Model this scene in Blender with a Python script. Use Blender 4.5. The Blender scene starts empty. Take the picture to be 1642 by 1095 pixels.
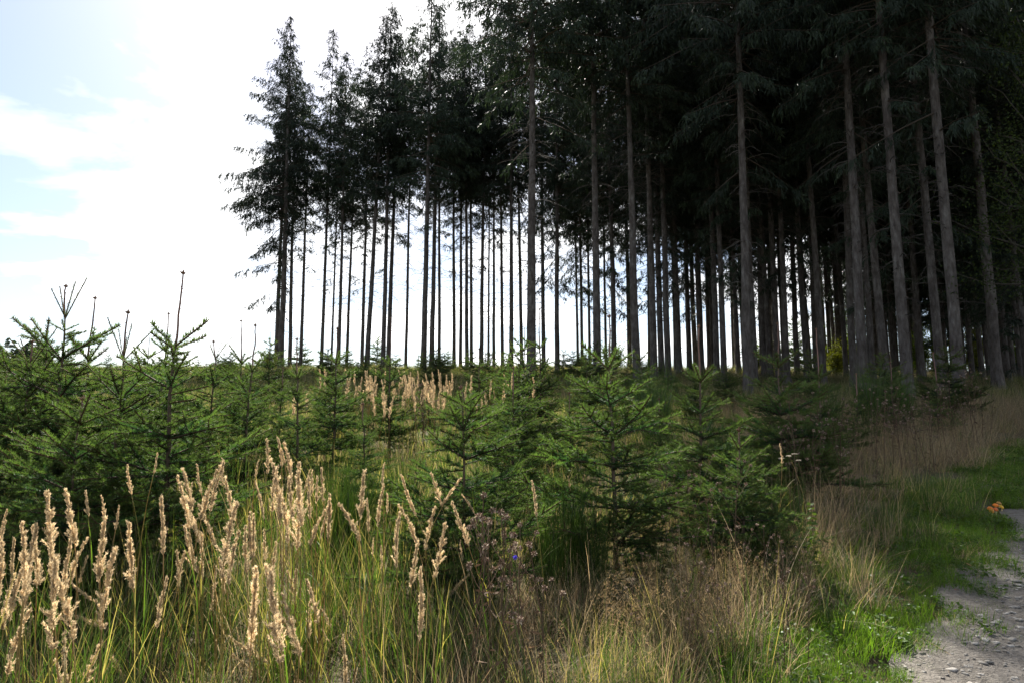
import bpy, math, random
import numpy as np
from mathutils import Vector, Matrix, Quaternion, Euler

# ------------------------------------------------------------------ camera, sky, sun, exposure
scene = bpy.context.scene
col = scene.collection
RAD = math.radians
PW, PH, FPX = 1642.0, 1095.0, 1095.0
TILT = RAD(7.5)
CAMZ = 1.62
CT, ST = math.cos(TILT), math.sin(TILT)
cd = bpy.data.cameras.new('camera')
cd.sensor_width = 36.0
cd.lens = 36.0 * FPX / PW
cd.clip_start = 0.05
cd.clip_end = 3000
cam = bpy.data.objects.new('camera', cd)
col.objects.link(cam)
cam.location = (0, 0, CAMZ)
cam.rotation_euler = (math.pi / 2 + TILT, 0, 0)
scene.camera = cam

SUN_EL, SUN_AZ = RAD(46), RAD(-10.0)          # azimuth from +Y towards +X
world = bpy.data.worlds.new('World')
scene.world = world
world.use_nodes = True
wn = world.node_tree
wn.nodes.clear()
def N(nt, kind, **kw):
    n = nt.nodes.new(kind)
    for k, v in kw.items():
        if k.startswith('i_'):
            n.inputs[k[2:].replace('_', ' ')].default_value = v
        else:
            setattr(n, k, v)
    return n
wo = N(wn, 'ShaderNodeOutputWorld')
bg = N(wn, 'ShaderNodeBackground')
bg.inputs['Strength'].default_value = 0.06
sky = N(wn, 'ShaderNodeTexSky', sky_type='NISHITA', sun_disc=False, sun_elevation=SUN_EL, sun_rotation=SUN_AZ,
        air_density=1.0, dust_density=1.6, ozone_density=1.0, altitude=400)
tc = N(wn, 'ShaderNodeTexCoord')
sep = N(wn, 'ShaderNodeSeparateXYZ')
wn.links.new(tc.outputs['Generated'], sep.inputs[0])
za = N(wn, 'ShaderNodeMath', operation='MAXIMUM'); za.inputs[1].default_value = 0.0
wn.links.new(sep.outputs['Z'], za.inputs[0])
zb = N(wn, 'ShaderNodeMath', operation='ADD'); zb.inputs[1].default_value = 0.22
wn.links.new(za.outputs[0], zb.inputs[0])
dx = N(wn, 'ShaderNodeMath', operation='DIVIDE'); dy = N(wn, 'ShaderNodeMath', operation='DIVIDE')
wn.links.new(sep.outputs['X'], dx.inputs[0]); wn.links.new(zb.outputs[0], dx.inputs[1])
wn.links.new(sep.outputs['Y'], dy.inputs[0]); wn.links.new(zb.outputs[0], dy.inputs[1])
cmb = N(wn, 'ShaderNodeCombineXYZ')
wn.links.new(dx.outputs[0], cmb.inputs[0]); wn.links.new(dy.outputs[0], cmb.inputs[1])
cn = N(wn, 'ShaderNodeTexNoise'); cn.inputs['Scale'].default_value = 1.5
cn.inputs['Detail'].default_value = 7; cn.inputs['Roughness'].default_value = 0.55; cn.inputs['Distortion'].default_value = 0.25
wn.links.new(cmb.outputs[0], cn.inputs['Vector'])
cr = N(wn, 'ShaderNodeValToRGB')
cr.color_ramp.elements[0].position = 0.46; cr.color_ramp.elements[0].color = (0, 0, 0, 1)
cr.color_ramp.elements[1].position = 0.56; cr.color_ramp.elements[1].color = (1, 1, 1, 1)
wn.links.new(cn.outputs['Fac'], cr.inputs[0])
cb = N(wn, 'ShaderNodeMix', data_type='RGBA')
lum = N(wn, 'ShaderNodeRGBToBW'); wn.links.new(sky.outputs[0], lum.inputs[0])
cl = N(wn, 'ShaderNodeMath', operation='MULTIPLY_ADD'); cl.inputs[1].default_value = 1.25; cl.inputs[2].default_value = 2.8   # sunlit cloud scatters the light of the sky around it
wn.links.new(lum.outputs[0], cl.inputs[0]); wn.links.new(cl.outputs[0], cb.inputs['B'])
cf = N(wn, 'ShaderNodeMath', operation='MULTIPLY'); cf.inputs[1].default_value = 0.9
wn.links.new(cr.outputs['Color'], cf.inputs[0])
wn.links.new(cf.outputs[0], cb.inputs['Factor']); wn.links.new(sky.outputs[0], cb.inputs['A'])
wn.links.new(cb.outputs['Result'], bg.inputs['Color'])
wn.links.new(bg.outputs[0], wo.inputs['Surface'])

sd = bpy.data.lights.new('sun', 'SUN')
sd.energy = 5.0
sd.angle = RAD(0.53)
sd.color = (1.0, 0.95, 0.86)
sun = bpy.data.objects.new('sun', sd)
col.objects.link(sun)
SUNDIR = Vector((math.sin(SUN_AZ) * math.cos(SUN_EL), math.cos(SUN_AZ) * math.cos(SUN_EL), math.sin(SUN_EL)))
sun.rotation_euler = SUNDIR.to_track_quat('Z', 'Y').to_euler()
sun.location = (-5, 30, 60)

vs = scene.view_settings
scene.display_settings.display_device = 'sRGB'
vs.view_transform = 'Standard'
vs.look = 'None'
vs.gamma = 1.0
vs.exposure = 1.5
vs.use_curve_mapping = False
cy = scene.cycles
cy.max_bounces = 4
cy.diffuse_bounces = 3
cy.glossy_bounces = 2
cy.transmission_bounces = 4
cy.transparent_max_bounces = 4
cy.caustics_reflective = False
cy.caustics_refractive = False
cy.use_adaptive_sampling = True
cy.adaptive_threshold = 0.018
cy.use_denoising = True
cy.denoising_prefilter = 'ACCURATE'

# ------------------------------------------------------------------ projection helpers (pixels of the 1642x1095 photograph)
def unproject(px, py, D):
    u, v = (px - 821) / FPX, (547.5 - py) / FPX
    dyv = CT - v * ST
    dz = ST + v * CT
    s = D / dyv
    return Vector((u * s, D, CAMZ + dz * s))

_ys = np.linspace(-100, 900, 10001)
def _sig(a): return 1 / (1 + np.exp(-np.clip(a, -40, 40)))
_sl = 0.128 * _sig((_ys - 2.2) / 0.9) * (1 - 1.3 * _sig((_ys - 50.5) / 2.2)) * (1 - 0.95 * _sig((_ys - 170) / 20))
_hz = np.cumsum(_sl) * (_ys[1] - _ys[0])
_hz -= np.interp(0.0, _ys, _hz)
PA = np.array((2.04, 3.77)); PD = np.array((0.690, 0.7238)); PN = np.array((0.7238, -0.690))
PATHW = 2.7
def sstep(x, a, b):
    t = np.clip((x - a) / (b - a), 0, 1)
    return t * t * (3 - 2 * t)
def path_t(x, y): return (x - PA[0]) * PN[0] + (y - PA[1]) * PN[1]
def height(x, y):
    x = np.asarray(x, float); y = np.asarray(y, float)
    z = np.interp(y, _ys, _hz)
    t = path_t(x, y)
    off = sstep(-t, 0.3, 3.0) + sstep(t - PATHW, 0.3, 3.0)
    und = 0.11 * np.sin(0.31 * x + 1.3) * np.sin(0.27 * y + 0.4) + 0.05 * np.sin(0.9 * x + 0.53 * y)
    return z + und * off * sstep(y, 5, 14) + 0.045 * (sstep(-t, 0.0, 0.5) + sstep(t - PATHW, 0, 0.5))
def hz1(x, y): return float(height(x, y))
def base_at(px, D):
    X = (px - 821) / FPX * D
    for _ in range(4):
        z = hz1(X, D)
        X = (px - 821) / FPX * (D * CT + (z - CAMZ) * ST)
    return Vector((X, D, hz1(X, D)))

# ------------------------------------------------------------------ mesh helpers
class MB:
    def __init__(s): s.V = []; s.F = []; s.M = []; s.C = []; s.n = 0
    def add(s, v, f, mat=0, c=(0.5, 0.5, 0.5)):
        v = np.asarray(v, np.float32).reshape(-1, 3); f = np.asarray(f, np.int32).reshape(-1, 3)
        c = np.asarray(c, np.float32)
        if c.ndim == 1: c = np.tile(c, (len(v), 1))
        s.V.append(v); s.F.append(f + s.n); s.M.append(np.full(len(f), mat, np.int32)); s.C.append(c); s.n += len(v)
    def merge(s, o, mat4=None):
        V, F, M, C = o.arrays()
        if mat4 is not None:
            m = np.array(mat4, np.float32)
            V = V @ m[:3, :3].T + m[:3, 3]
        s.V.append(V); s.F.append(F + s.n); s.M.append(M); s.C.append(C); s.n += len(V)
    def arrays(s):
        V, F, M, C = np.concatenate(s.V), np.concatenate(s.F), np.concatenate(s.M), np.concatenate(s.C)
        s.V, s.F, s.M, s.C = [V], [F], [M], [C]
        return V, F, M, C
    def mesh(s, name, mats, smooth=False):
        V, F, M, C = s.arrays()
        me = bpy.data.meshes.new(name)
        me.vertices.add(len(V)); me.vertices.foreach_set('co', V.ravel())
        me.loops.add(F.size); me.loops.foreach_set('vertex_index', F.ravel())
        me.polygons.add(len(F)); me.polygons.foreach_set('loop_start', np.arange(0, F.size, 3, dtype=np.int32))
        me.polygons.foreach_set('material_index', M)
        if smooth: me.polygons.foreach_set('use_smooth', np.ones(len(F), bool))
        a = me.color_attributes.new('Col', 'FLOAT_COLOR', 'POINT')
        a.data.foreach_set('color', np.concatenate([C, np.ones((len(C), 1), np.float32)], 1).ravel())
        for m in mats: me.materials.append(m)
        me.update()
        return me

def unit(a):
    return a / np.maximum(np.linalg.norm(a, axis=-1, keepdims=True), 1e-9)
def needles(mb, P, D, L, W, c, rng, mat=0):
    n = len(P)
    L = np.broadcast_to(np.asarray(L, float).reshape(-1, 1), (n, 1)); W = np.broadcast_to(np.asarray(W, float).reshape(-1, 1), (n, 1))
    s = unit(np.cross(D, rng.normal(size=(n, 3)))) * W * 0.5
    v = np.stack([P - s, P + s, P + D * L], 1).reshape(-1, 3)
    mb.add(v, np.arange(3 * n).reshape(n, 3), mat, np.repeat(c, 3, 0) if np.ndim(c) == 2 else c)
def leaves(mb, P, D, L, W, c, rng, mat=0, side=None, fold=0.0):
    n = len(P)
    L = np.broadcast_to(np.asarray(L, float).reshape(-1, 1), (n, 1)); W = np.broadcast_to(np.asarray(W, float).reshape(-1, 1), (n, 1))
    if side is None: side = unit(np.cross(D, rng.normal(size=(n, 3))))
    s = side * W * 0.5
    m = P + D * L * 0.45 + np.cross(D, side) * W * fold
    v = np.stack([P, m - s, P + D * L, m + s], 1).reshape(-1, 3)
    b = np.arange(n)[:, None] * 4
    f = np.concatenate([b + [0, 1, 2], b + [0, 2, 3]], 0)
    mb.add(v, f, mat, np.repeat(c, 4, 0) if np.ndim(c) == 2 else c)
def tube(mb, pts, rad, sides=6, c=(.3, .25, .2), mat=0, cap=True):
    pts = np.asarray(pts, float); k = len(pts)
    rad = np.broadcast_to(np.asarray(rad, float), (k,))
    t = np.gradient(pts, axis=0); t = unit(t)
    ref = np.array((0.0, 0, 1)) if abs(t[0][2]) < 0.9 else np.array((1.0, 0, 0))
    a = unit(np.cross(t, ref)); b = np.cross(t, a)
    ang = np.arange(sides) / sides * 2 * math.pi
    ring = pts[:, None] + rad[:, None, None] * (a[:, None] * np.cos(ang)[None, :, None] + b[:, None] * np.sin(ang)[None, :, None])
    v = ring.reshape(-1, 3)
    i = np.arange(k - 1)[:, None] * sides; j = np.arange(sides)[None]; jn = (j + 1) % sides
    f = np.concatenate([np.stack([i + j, i + sides + jn, i + jn], -1).reshape(-1, 3), np.stack([i + j, i + sides + j, i + sides + jn], -1).reshape(-1, 3)])
    cc = np.asarray(c, float)
    if cc.ndim == 2: cc = np.repeat(cc, sides, 0)
    if cap:
        tip = len(v); v = np.vstack([v, pts[-1:] + t[-1:] * rad[-1]])
        last = (k - 1) * sides + np.arange(sides)
        f = np.vstack([f, np.stack([last, np.full(sides, tip), (k - 1) * sides + (np.arange(sides) + 1) % sides], 1)])
        if cc.ndim == 2: cc = np.vstack([cc, cc[-1:]])
    mb.add(v, f, mat, cc)
def blades(mb, P, az, L, W, lean, curv, c0, c1, K=4, mat=0, rng=None):
    n = len(P)
    t = np.linspace(0, 1, K + 1)
    th = lean[:, None] + curv[:, None] * t[None] ** 1.4
    st = (L / K)[:, None]
    r = np.cumsum(np.concatenate([np.zeros((n, 1)), np.sin(th[:, :-1]) * st], 1), 1)
    z = np.cumsum(np.concatenate([np.zeros((n, 1)), np.cos(th[:, :-1]) * st], 1), 1)
    ca, sa = np.cos(az)[:, None], np.sin(az)[:, None]
    ctr = np.stack([P[:, 0:1] + r * ca, P[:, 1:2] + r * sa, P[:, 2:3] + z], -1)
    tw = az + math.pi / 2 + (rng.normal(size=n) * 0.5 if rng is not None else 0)
    sd_ = np.stack([np.cos(tw), np.sin(tw), np.zeros(n)], -1)[:, None]
    w = (W[:, None] * 0.5 * (1 - t[None] ** 1.8))[..., None]
    A = ctr - sd_ * w; B = ctr[:, :-1] + (sd_ * w)[:, :-1]
    v = np.concatenate([A, B], 1)
    m = 2 * K + 1
    fs = []
    for k in range(K):
        if k < K - 1:
            fs += [[k, K + 1 + k, K + 2 + k], [k, K + 2 + k, k + 1]]
        else:
            fs += [[k, K + 1 + k, K]]
    fs = np.array(fs)
    f = (np.arange(n)[:, None, None] * m + fs[None]).reshape(-1, 3)
    tt = np.concatenate([t, t[:-1]])
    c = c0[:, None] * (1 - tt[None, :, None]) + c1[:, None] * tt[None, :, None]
    mb.add(v.reshape(-1, 3), f, mat, c.reshape(-1, 3))

# ------------------------------------------------------------------ object helpers
def obj(name, me, parent=None, loc=None, rot=None, scale=None):
    o = bpy.data.objects.new(name, me)
    col.objects.link(o)
    if parent is not None: o.parent = parent
    if loc is not None: o.location = loc
    if rot is not None:
        if isinstance(rot, Quaternion): o.rotation_mode = 'QUATERNION'; o.rotation_quaternion = rot
        else: o.rotation_euler = rot
    if scale is not None: o.scale = scale if hasattr(scale, '__len__') else (scale,) * 3
    return o
def thing(name, label, cat, loc, rotz=0.0, group=None, scale=1.0):
    o = bpy.data.objects.new(name, None)
    o.empty_display_size = 0.1
    col.objects.link(o)
    o.location = loc; o.rotation_euler = (0, 0, rotz); o.scale = (scale,) * 3
    o['label'] = label; o['category'] = cat
    if group: o['group'] = group
    return o
def tag(o, label=None, cat=None, group=None, kind=None):
    if label: o['label'] = label
    if cat: o['category'] = cat
    if group: o['group'] = group
    if kind: o['kind'] = kind
    return o
ORD = ['first', 'second', 'third', 'fourth', 'fifth', 'sixth', 'seventh', 'eighth', 'ninth', 'tenth', 'eleventh', 'twelfth',
       'thirteenth', 'fourteenth', 'fifteenth', 'sixteenth', 'seventeenth', 'eighteenth', 'nineteenth', 'twentieth']

# ------------------------------------------------------------------ materials
def mat_new(name):
    m = bpy.data.materials.new(name); m.use_nodes = True
    nt = m.node_tree; nt.nodes.clear()
    return m, nt, N(nt, 'ShaderNodeOutputMaterial')
def foliage(name, trans=0.35, tcol=(1.25, 1.25, 0.55), rough=0.5, spec=0.35, noise=None, rnd=0.25):
    m, nt, out = mat_new(name)
    at = N(nt, 'ShaderNodeAttribute', attribute_name='Col')
    oi = N(nt, 'ShaderNodeObjectInfo')
    mr = N(nt, 'ShaderNodeMapRange'); mr.inputs['To Min'].default_value = 1 - rnd; mr.inputs['To Max'].default_value = 1 + rnd
    nt.links.new(oi.outputs['Random'], mr.inputs['Value'])
    mx = N(nt, 'ShaderNodeVectorMath', operation='SCALE')
    nt.links.new(at.outputs['Color'], mx.inputs[0]); nt.links.new(mr.outputs[0], mx.inputs['Scale'])
    p = N(nt, 'ShaderNodeBsdfPrincipled')
    p.inputs['Roughness'].default_value = rough
    p.inputs['Specular IOR Level'].default_value = spec
    nt.links.new(mx.outputs[0], p.inputs['Base Color'])
    if trans > 0:
        tm = N(nt, 'ShaderNodeVectorMath', operation='MULTIPLY'); tm.inputs[1].default_value = tcol
        nt.links.new(mx.outputs[0], tm.inputs[0])
        tr = N(nt, 'ShaderNodeBsdfTranslucent')
        nt.links.new(tm.outputs[0], tr.inputs['Color'])
        ms = N(nt, 'ShaderNodeMixShader'); ms.inputs[0].default_value = trans
        nt.links.new(p.outputs[0], ms.inputs[1]); nt.links.new(tr.outputs[0], ms.inputs[2])
        nt.links.new(ms.outputs[0], out.inputs['Surface'])
    else:
        nt.links.new(p.outputs[0], out.inputs['Surface'])
    return m
def ramp(nt, stops):
    r = N(nt, 'ShaderNodeValToRGB')
    el = r.color_ramp.elements
    while len(el) < len(stops): el.new(0.5)
    for e, (p, c) in zip(el, stops): e.position = p; e.color = (*c, 1)
    return r
def noise_mat(name, scale, stops, rough=0.9, rnd=0.0, bump=0.3, bscale=None, stretch=(1, 1, 1), detail=8, dist=0.02, two=None, coord='Object'):
    m, nt, out = mat_new(name)
    t = N(nt, 'ShaderNodeTexCoord'); mp = N(nt, 'ShaderNodeMapping'); mp.inputs['Scale'].default_value = stretch
    nt.links.new(t.outputs[coord], mp.inputs[0])
    n1 = N(nt, 'ShaderNodeTexNoise'); n1.inputs['Scale'].default_value = scale; n1.inputs['Detail'].default_value = detail
    n1.inputs['Roughness'].default_value = 0.65
    nt.links.new(mp.outputs[0], n1.inputs['Vector'])
    r = ramp(nt, stops)
    nt.links.new(n1.outputs['Fac'], r.inputs[0])
    p = N(nt, 'ShaderNodeBsdfPrincipled'); p.inputs['Roughness'].default_value = rough; p.inputs['Specular IOR Level'].default_value = 0.25
    src = r.outputs[0]
    if two:
        n2 = N(nt, 'ShaderNodeTexNoise'); n2.inputs['Scale'].default_value = two[0]; n2.inputs['Detail'].default_value = 5
        nt.links.new(t.outputs[coord], n2.inputs['Vector'])
        r2 = ramp(nt, two[1]); nt.links.new(n2.outputs['Fac'], r2.inputs[0])
        mx = N(nt, 'ShaderNodeMix', data_type='RGBA', blend_type='MULTIPLY'); mx.inputs['Factor'].default_value = 1
        nt.links.new(src, mx.inputs['A']); nt.links.new(r2.outputs[0], mx.inputs['B'])
        src = mx.outputs['Result']
    if rnd:
        oi = N(nt, 'ShaderNodeObjectInfo'); mr = N(nt, 'ShaderNodeMapRange'); mr.inputs['To Min'].default_value = 1 - rnd; mr.inputs['To Max'].default_value = 1 + rnd
        nt.links.new(oi.outputs['Random'], mr.inputs['Value'])
        vm = N(nt, 'ShaderNodeVectorMath', operation='SCALE'); nt.links.new(src, vm.inputs[0]); nt.links.new(mr.outputs[0], vm.inputs['Scale']); src = vm.outputs[0]
    nt.links.new(src, p.inputs['Base Color'])
    nb = N(nt, 'ShaderNodeTexNoise'); nb.inputs['Scale'].default_value = bscale or scale * 3; nb.inputs['Detail'].default_value = 6
    nt.links.new(mp.outputs[0], nb.inputs['Vector'])
    b = N(nt, 'ShaderNodeBump'); b.inputs['Strength'].default_value = bump; b.inputs['Distance'].default_value = dist
    nt.links.new(nb.outputs['Fac'], b.inputs['Height']); nt.links.new(b.outputs[0], p.inputs['Normal'])
    nt.links.new(p.outputs[0], out.inputs['Surface'])
    return m

M_ground = noise_mat('ground_soil', 2.2, [(0.25, (.045, .035, .022)), (0.5, (.10, .078, .042)), (0.62, (.07, .075, .03)), (0.8, (.15, .115, .065))], bump=0.9, bscale=22, dist=0.05)
M_gravel = noise_mat('gravel', 22, [(0.25, (.095, .085, .075)), (0.5, (.20, .183, .163)), (0.75, (.32, .298, .27))], bump=1.0, bscale=60, dist=0.02,
                     two=(1.3, [(0.3, (.72, .70, .66)), (0.7, (1.05, 1.02, 1.0))]))
M_stone = noise_mat('path_stone', 9, rnd=0.35, stops= [(0.25, (.22, .205, .185)), (0.55, (.36, .335, .305)), (0.8, (.50, .47, .43))], bump=0.5, bscale=40, dist=0.01)
M_bark = noise_mat('spruce_bark', 5.5, [(0.25, (.042, .035, .032)), (0.45, (.094, .083, .078)), (0.60, (.150, .138, .132)), (0.75, (.24, .235, .225))], bump=1.0, bscale=16,
                   stretch=(1.6, 1.6, 0.55), dist=0.035, two=(0.9, [(0.32, (.62, .58, .56)), (0.68, (1.15, 1.16, 1.12))]))
M_twig = foliage('twig_wood', trans=0, rough=0.85, spec=0.15)
M_needle_far = foliage('spruce_needles_tall', trans=0.15, tcol=(1.2, 1.3, 0.7), rough=0.55, spec=0.25)
M_needle = foliage('spruce_needles_young', trans=0.36, tcol=(1.15, 1.38, 0.6), rough=0.6, spec=0.2, rnd=0.25)
M_grass = foliage('grass_blades', trans=0.42, tcol=(1.15, 1.3, 0.45), rough=0.5, spec=0.3)
M_dry = foliage('dry_grass', trans=0.48, tcol=(1.2, 1.1, 0.95), rough=0.7, spec=0.2)
M_plume = foliage('reed_plume', trans=0.5, tcol=(1.2, 1.12, 1.0), rough=0.75, spec=0.15, rnd=0.12)
M_broom = foliage('broom_rods', trans=0.12, tcol=(1.2, 1.3, 0.6), rough=0.5, spec=0.3)
M_weed = foliage('dried_weed', trans=0.12, tcol=(1.2, 1.1, 1.0), rough=0.8, spec=0.15)
M_leaf = foliage('shrub_leaves', trans=0.4, tcol=(1.4, 1.4, 0.4), rough=0.65, spec=0.12)
M_cap = foliage('mushroom_cap', trans=0.0, rough=0.4, spec=0.45, rnd=0.05)
M_petal = foliage('blue_petals', trans=0.3, tcol=(1, 1, 1), rough=0.6, spec=0.2)

# ------------------------------------------------------------------ the setting: ground, path
def grid_axis(lo, hi, fine_lo, fine_hi, fine, coarse_n):
    a = np.arange(fine_lo, fine_hi + 1e-6, fine)
    l = fine_lo - np.geomspace(fine, fine_lo - lo, coarse_n)[::-1]
    r = fine_hi + np.geomspace(fine, hi - fine_hi, coarse_n)
    return np.concatenate([l, a, r])
gx = grid_axis(-900, 900, -45, 45, 0.5, 40)
gy = grid_axis(-90, 890, -4, 64, 0.4, 40)
GX, GY = np.meshgrid(gx, gy)
GZ = height(GX, GY)
rg = np.random.default_rng(5)
GZ += rg.normal(size=GZ.shape) * 0.025 * (np.abs(path_t(GX, GY) - PATHW / 2) > PATHW / 2 + 0.6) * (GY < 70)
_t = path_t(GX, GY); GZ -= 0.09 * sstep(_t, -0.55, -0.1) * (1 - sstep(_t, PATHW + 0.1, PATHW + 0.55))
nx, ny = len(gx), len(gy)
ii = (np.arange(ny - 1)[:, None] * nx + np.arange(nx - 1)[None]).ravel()
gm = MB()
gm.add(np.stack([GX, GY, GZ], -1), np.concatenate([np.stack([ii, ii + 1, ii + nx + 1], 1), np.stack([ii, ii + nx + 1, ii + nx], 1)]))
ground = tag(obj('ground', gm.mesh('ground', [M_ground], True)), kind='structure')

pm = MB()
sv = np.arange(-12, 45, 0.12); tv = np.linspace(0, 1, 25)
e0 = -0.22 + 0.06 * np.sin(sv * 1.9) + 0.05 * np.sin(sv * 4.3 + 1) + 0.03 * np.sin(sv * 9.1)
PT = e0[:, None] + (PATHW + 0.08 * np.sin(sv * 2.3)[:, None] - e0[:, None]) * tv[None]
PX = PA[0] + PD[0] * sv[:, None] + PN[0] * PT; PY = PA[1] + PD[1] * sv[:, None] + PN[1] * PT
PZ = height(PX, PY) + 0.016 + 0.006 * rg.normal(size=PX.shape) * 0.4
PZ[:, 0] -= 0.03; PZ[:, -1] -= 0.03
ii = (np.arange(len(sv) - 1)[:, None] * 25 + np.arange(24)[None]).ravel()
pm.add(np.stack([PX, PY, PZ], -1), np.concatenate([np.stack([ii, ii + 25, ii + 26], 1), np.stack([ii, ii + 26, ii + 1], 1)]))
path = tag(obj('gravel_path', pm.mesh('gravel_path', [M_gravel], True)), kind='structure')
def path_z(x, y): return hz1(x, y) + 0.016

def stone_mb(rng, flat=0.28, n=9):
    m = MB()
    a = np.sort(rng.uniform(0, 2 * math.pi, n) * 0.25 + np.arange(n) / n * 2 * math.pi)
    r = rng.uniform(0.75, 1.15, n); ex = rng.uniform(0.6, 1.0)
    lo = np.stack([np.cos(a) * r, np.sin(a) * r * ex, np.full(n, -0.3 * flat)], 1)
    mid = lo * [1.02, 1.02, 0] + [0, 0, 0.45 * flat]
    hi = lo * [0.72, 0.72, 0] + np.stack([np.zeros(n), np.zeros(n), flat * rng.uniform(0.75, 1.0, n)], 1)
    v = np.vstack([lo, mid, hi, [[0, 0, flat * 0.95]]])
    f = []
    for i in range(n):
        j = (i + 1) % n
        for q in (0, n): f += [[q + i, q + j, q + n + j], [q + i, q + n + j, q + n + i]]
        f.append([2 * n + i, 2 * n + j, 3 * n])
    m.add(v, f)
    return m
rs = np.random.default_rng(11)
stone_mbs = [stone_mb(rs) for _ in range(8)]
stone_me = [m.mesh('stone', [M_stone]) for m in stone_mbs]
cand = []
while len(cand) < 330:
    s = rs.uniform(-1.5, 9); t = rs.uniform(0.05, PATHW)
    x, y = PA + PD * s + PN * t
    if y < 2.6: continue
    px = 821 + FPX * x / y
    if px > 1680 or y > 8.5: continue
    cand.append((x, y, s, t))
for x, y, s, t in cand[:300]:
    k = rs.uniform(0.014, 0.034) * (1.0 if rs.random() < 0.85 else 1.45)
    obj('stone', stone_me[rs.integers(8)], path, (x, y, path_z(x, y) + 0.001), (rs.normal() * 0.12, rs.normal() * 0.12, rs.uniform(0, 6.3)), k)
gv = MB()
for _ in range(9000):
    s = rs.uniform(-2, 14) if rs.random() < 0.8 else rs.uniform(-2, 30); t = rs.uniform(-0.12, PATHW)
    x, y = PA + PD * s + PN * t
    if y < 2: continue
    k = rs.uniform(0.005, 0.017)
    m4 = Matrix.Translation((x, y, path_z(x, y) + 0.001)) @ Euler((rs.normal() * 0.2, rs.normal() * 0.2, rs.uniform(0, 6.3))).to_matrix().to_4x4() @ Matrix.Diagonal((k, k, k, 1))
    gv.merge(stone_mbs[rs.integers(8)], m4)
tag(obj('gravel', gv.mesh('gravel', [M_stone]), path), kind='stuff')

# ------------------------------------------------------------------ tall spruces
def trunk_mb(seed, H=25.0, r0=0.18):
    rng = np.random.default_rng(seed)
    m = MB()
    z = np.concatenate([[-0.35, 0, 0.12, 0.35, 0.8], np.linspace(1.6, H * 0.985, 34)])
    fl = 1 + 0.55 * np.exp(-np.clip(z, 0, None) / 0.28)
    r = r0 * fl * np.clip(1 - z / H, 0.02, 1) ** 0.72
    x = np.cumsum(rng.normal(size=len(z)) * 0.008); y = np.cumsum(rng.normal(size=len(z)) * 0.008)
    x -= x[1]; y -= y[1]
    tube(m, np.stack([x, y, z], 1), r, 14)
    V = m.V[0]
    ang = np.arctan2(V[:, 1], V[:, 0])
    lob = 1 + 0.22 * np.sin(ang * 5 + seed) * np.exp(-np.clip(V[:, 2], 0, None) / 0.3)[...] + 0.03 * np.sin(ang * 3 + V[:, 2] * 1.7)
    V[:, 0] *= lob; V[:, 1] *= lob
    # branch collars and stubs
    for _ in range(70):
        zz = rng.uniform(1.2, 12.5); a = rng.uniform(0, 6.3)
        rr = np.interp(zz, z, r); L = rng.uniform(0.03, 0.10)
        d = np.array((math.cos(a), math.sin(a), rng.uniform(-0.3, 0.1)))
        p = np.array((np.interp(zz, z, x), np.interp(zz, z, y), zz)) + d * rr * 0.9
        tube(m, [p, p + d * L * 0.4, p + d * (L + 0.02)], [0.024, 0.014, 0.008], 5)
    return m
trunk_me = [trunk_mb(s).mesh('spruce_trunk', [M_bark], True) for s in range(4)]

def bare_twigs_mb(seed, z0=2.2, z1=13.0, n=90, one_side=None):
    rng = np.random.default_rng(seed)
    m = MB()
    for _ in range(n):
        z = z0 + (z1 - z0) * rng.random() ** 0.6; a = rng.uniform(0, 6.3)
        L = rng.uniform(0.3, 1.7) * (0.45 + 0.55 * z / z1)
        d = np.array((math.cos(a), math.sin(a)))
        t = np.linspace(0, 1, 6)
        up = rng.uniform(-0.05, 0.25); dr = rng.uniform(0.25, 0.75)
        wob = np.cumsum(rng.normal(size=(6, 3)) * 0.025, 0)
        P = np.stack([d[0] * (0.1 + L * t), d[1] * (0.1 + L * t), z + L * (up * t - dr * t ** 2.2)], 1) + wob
        c = np.array((.085, .076, .068)) * rng.uniform(0.6, 1.3)
        tube(m, P, np.linspace(0.015, 0.005, 6), 3, c)
        for q in range(rng.integers(0, 4)):
            k = rng.integers(2, 5); dd = unit(np.array((d[0], d[1], -0.5)) + rng.normal(size=3) * 0.6)
            l2 = L * rng.uniform(0.15, 0.4)
            tube(m, [P[k], P[k] + dd * l2 * 0.6, P[k] + dd * l2 + [0, 0, -0.05]], [0.005, 0.004, 0.003], 3, c)
    return m
bare_me = [bare_twigs_mb(s).mesh('bare_twigs', [M_twig]) for s in (21, 22, 23)]

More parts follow.
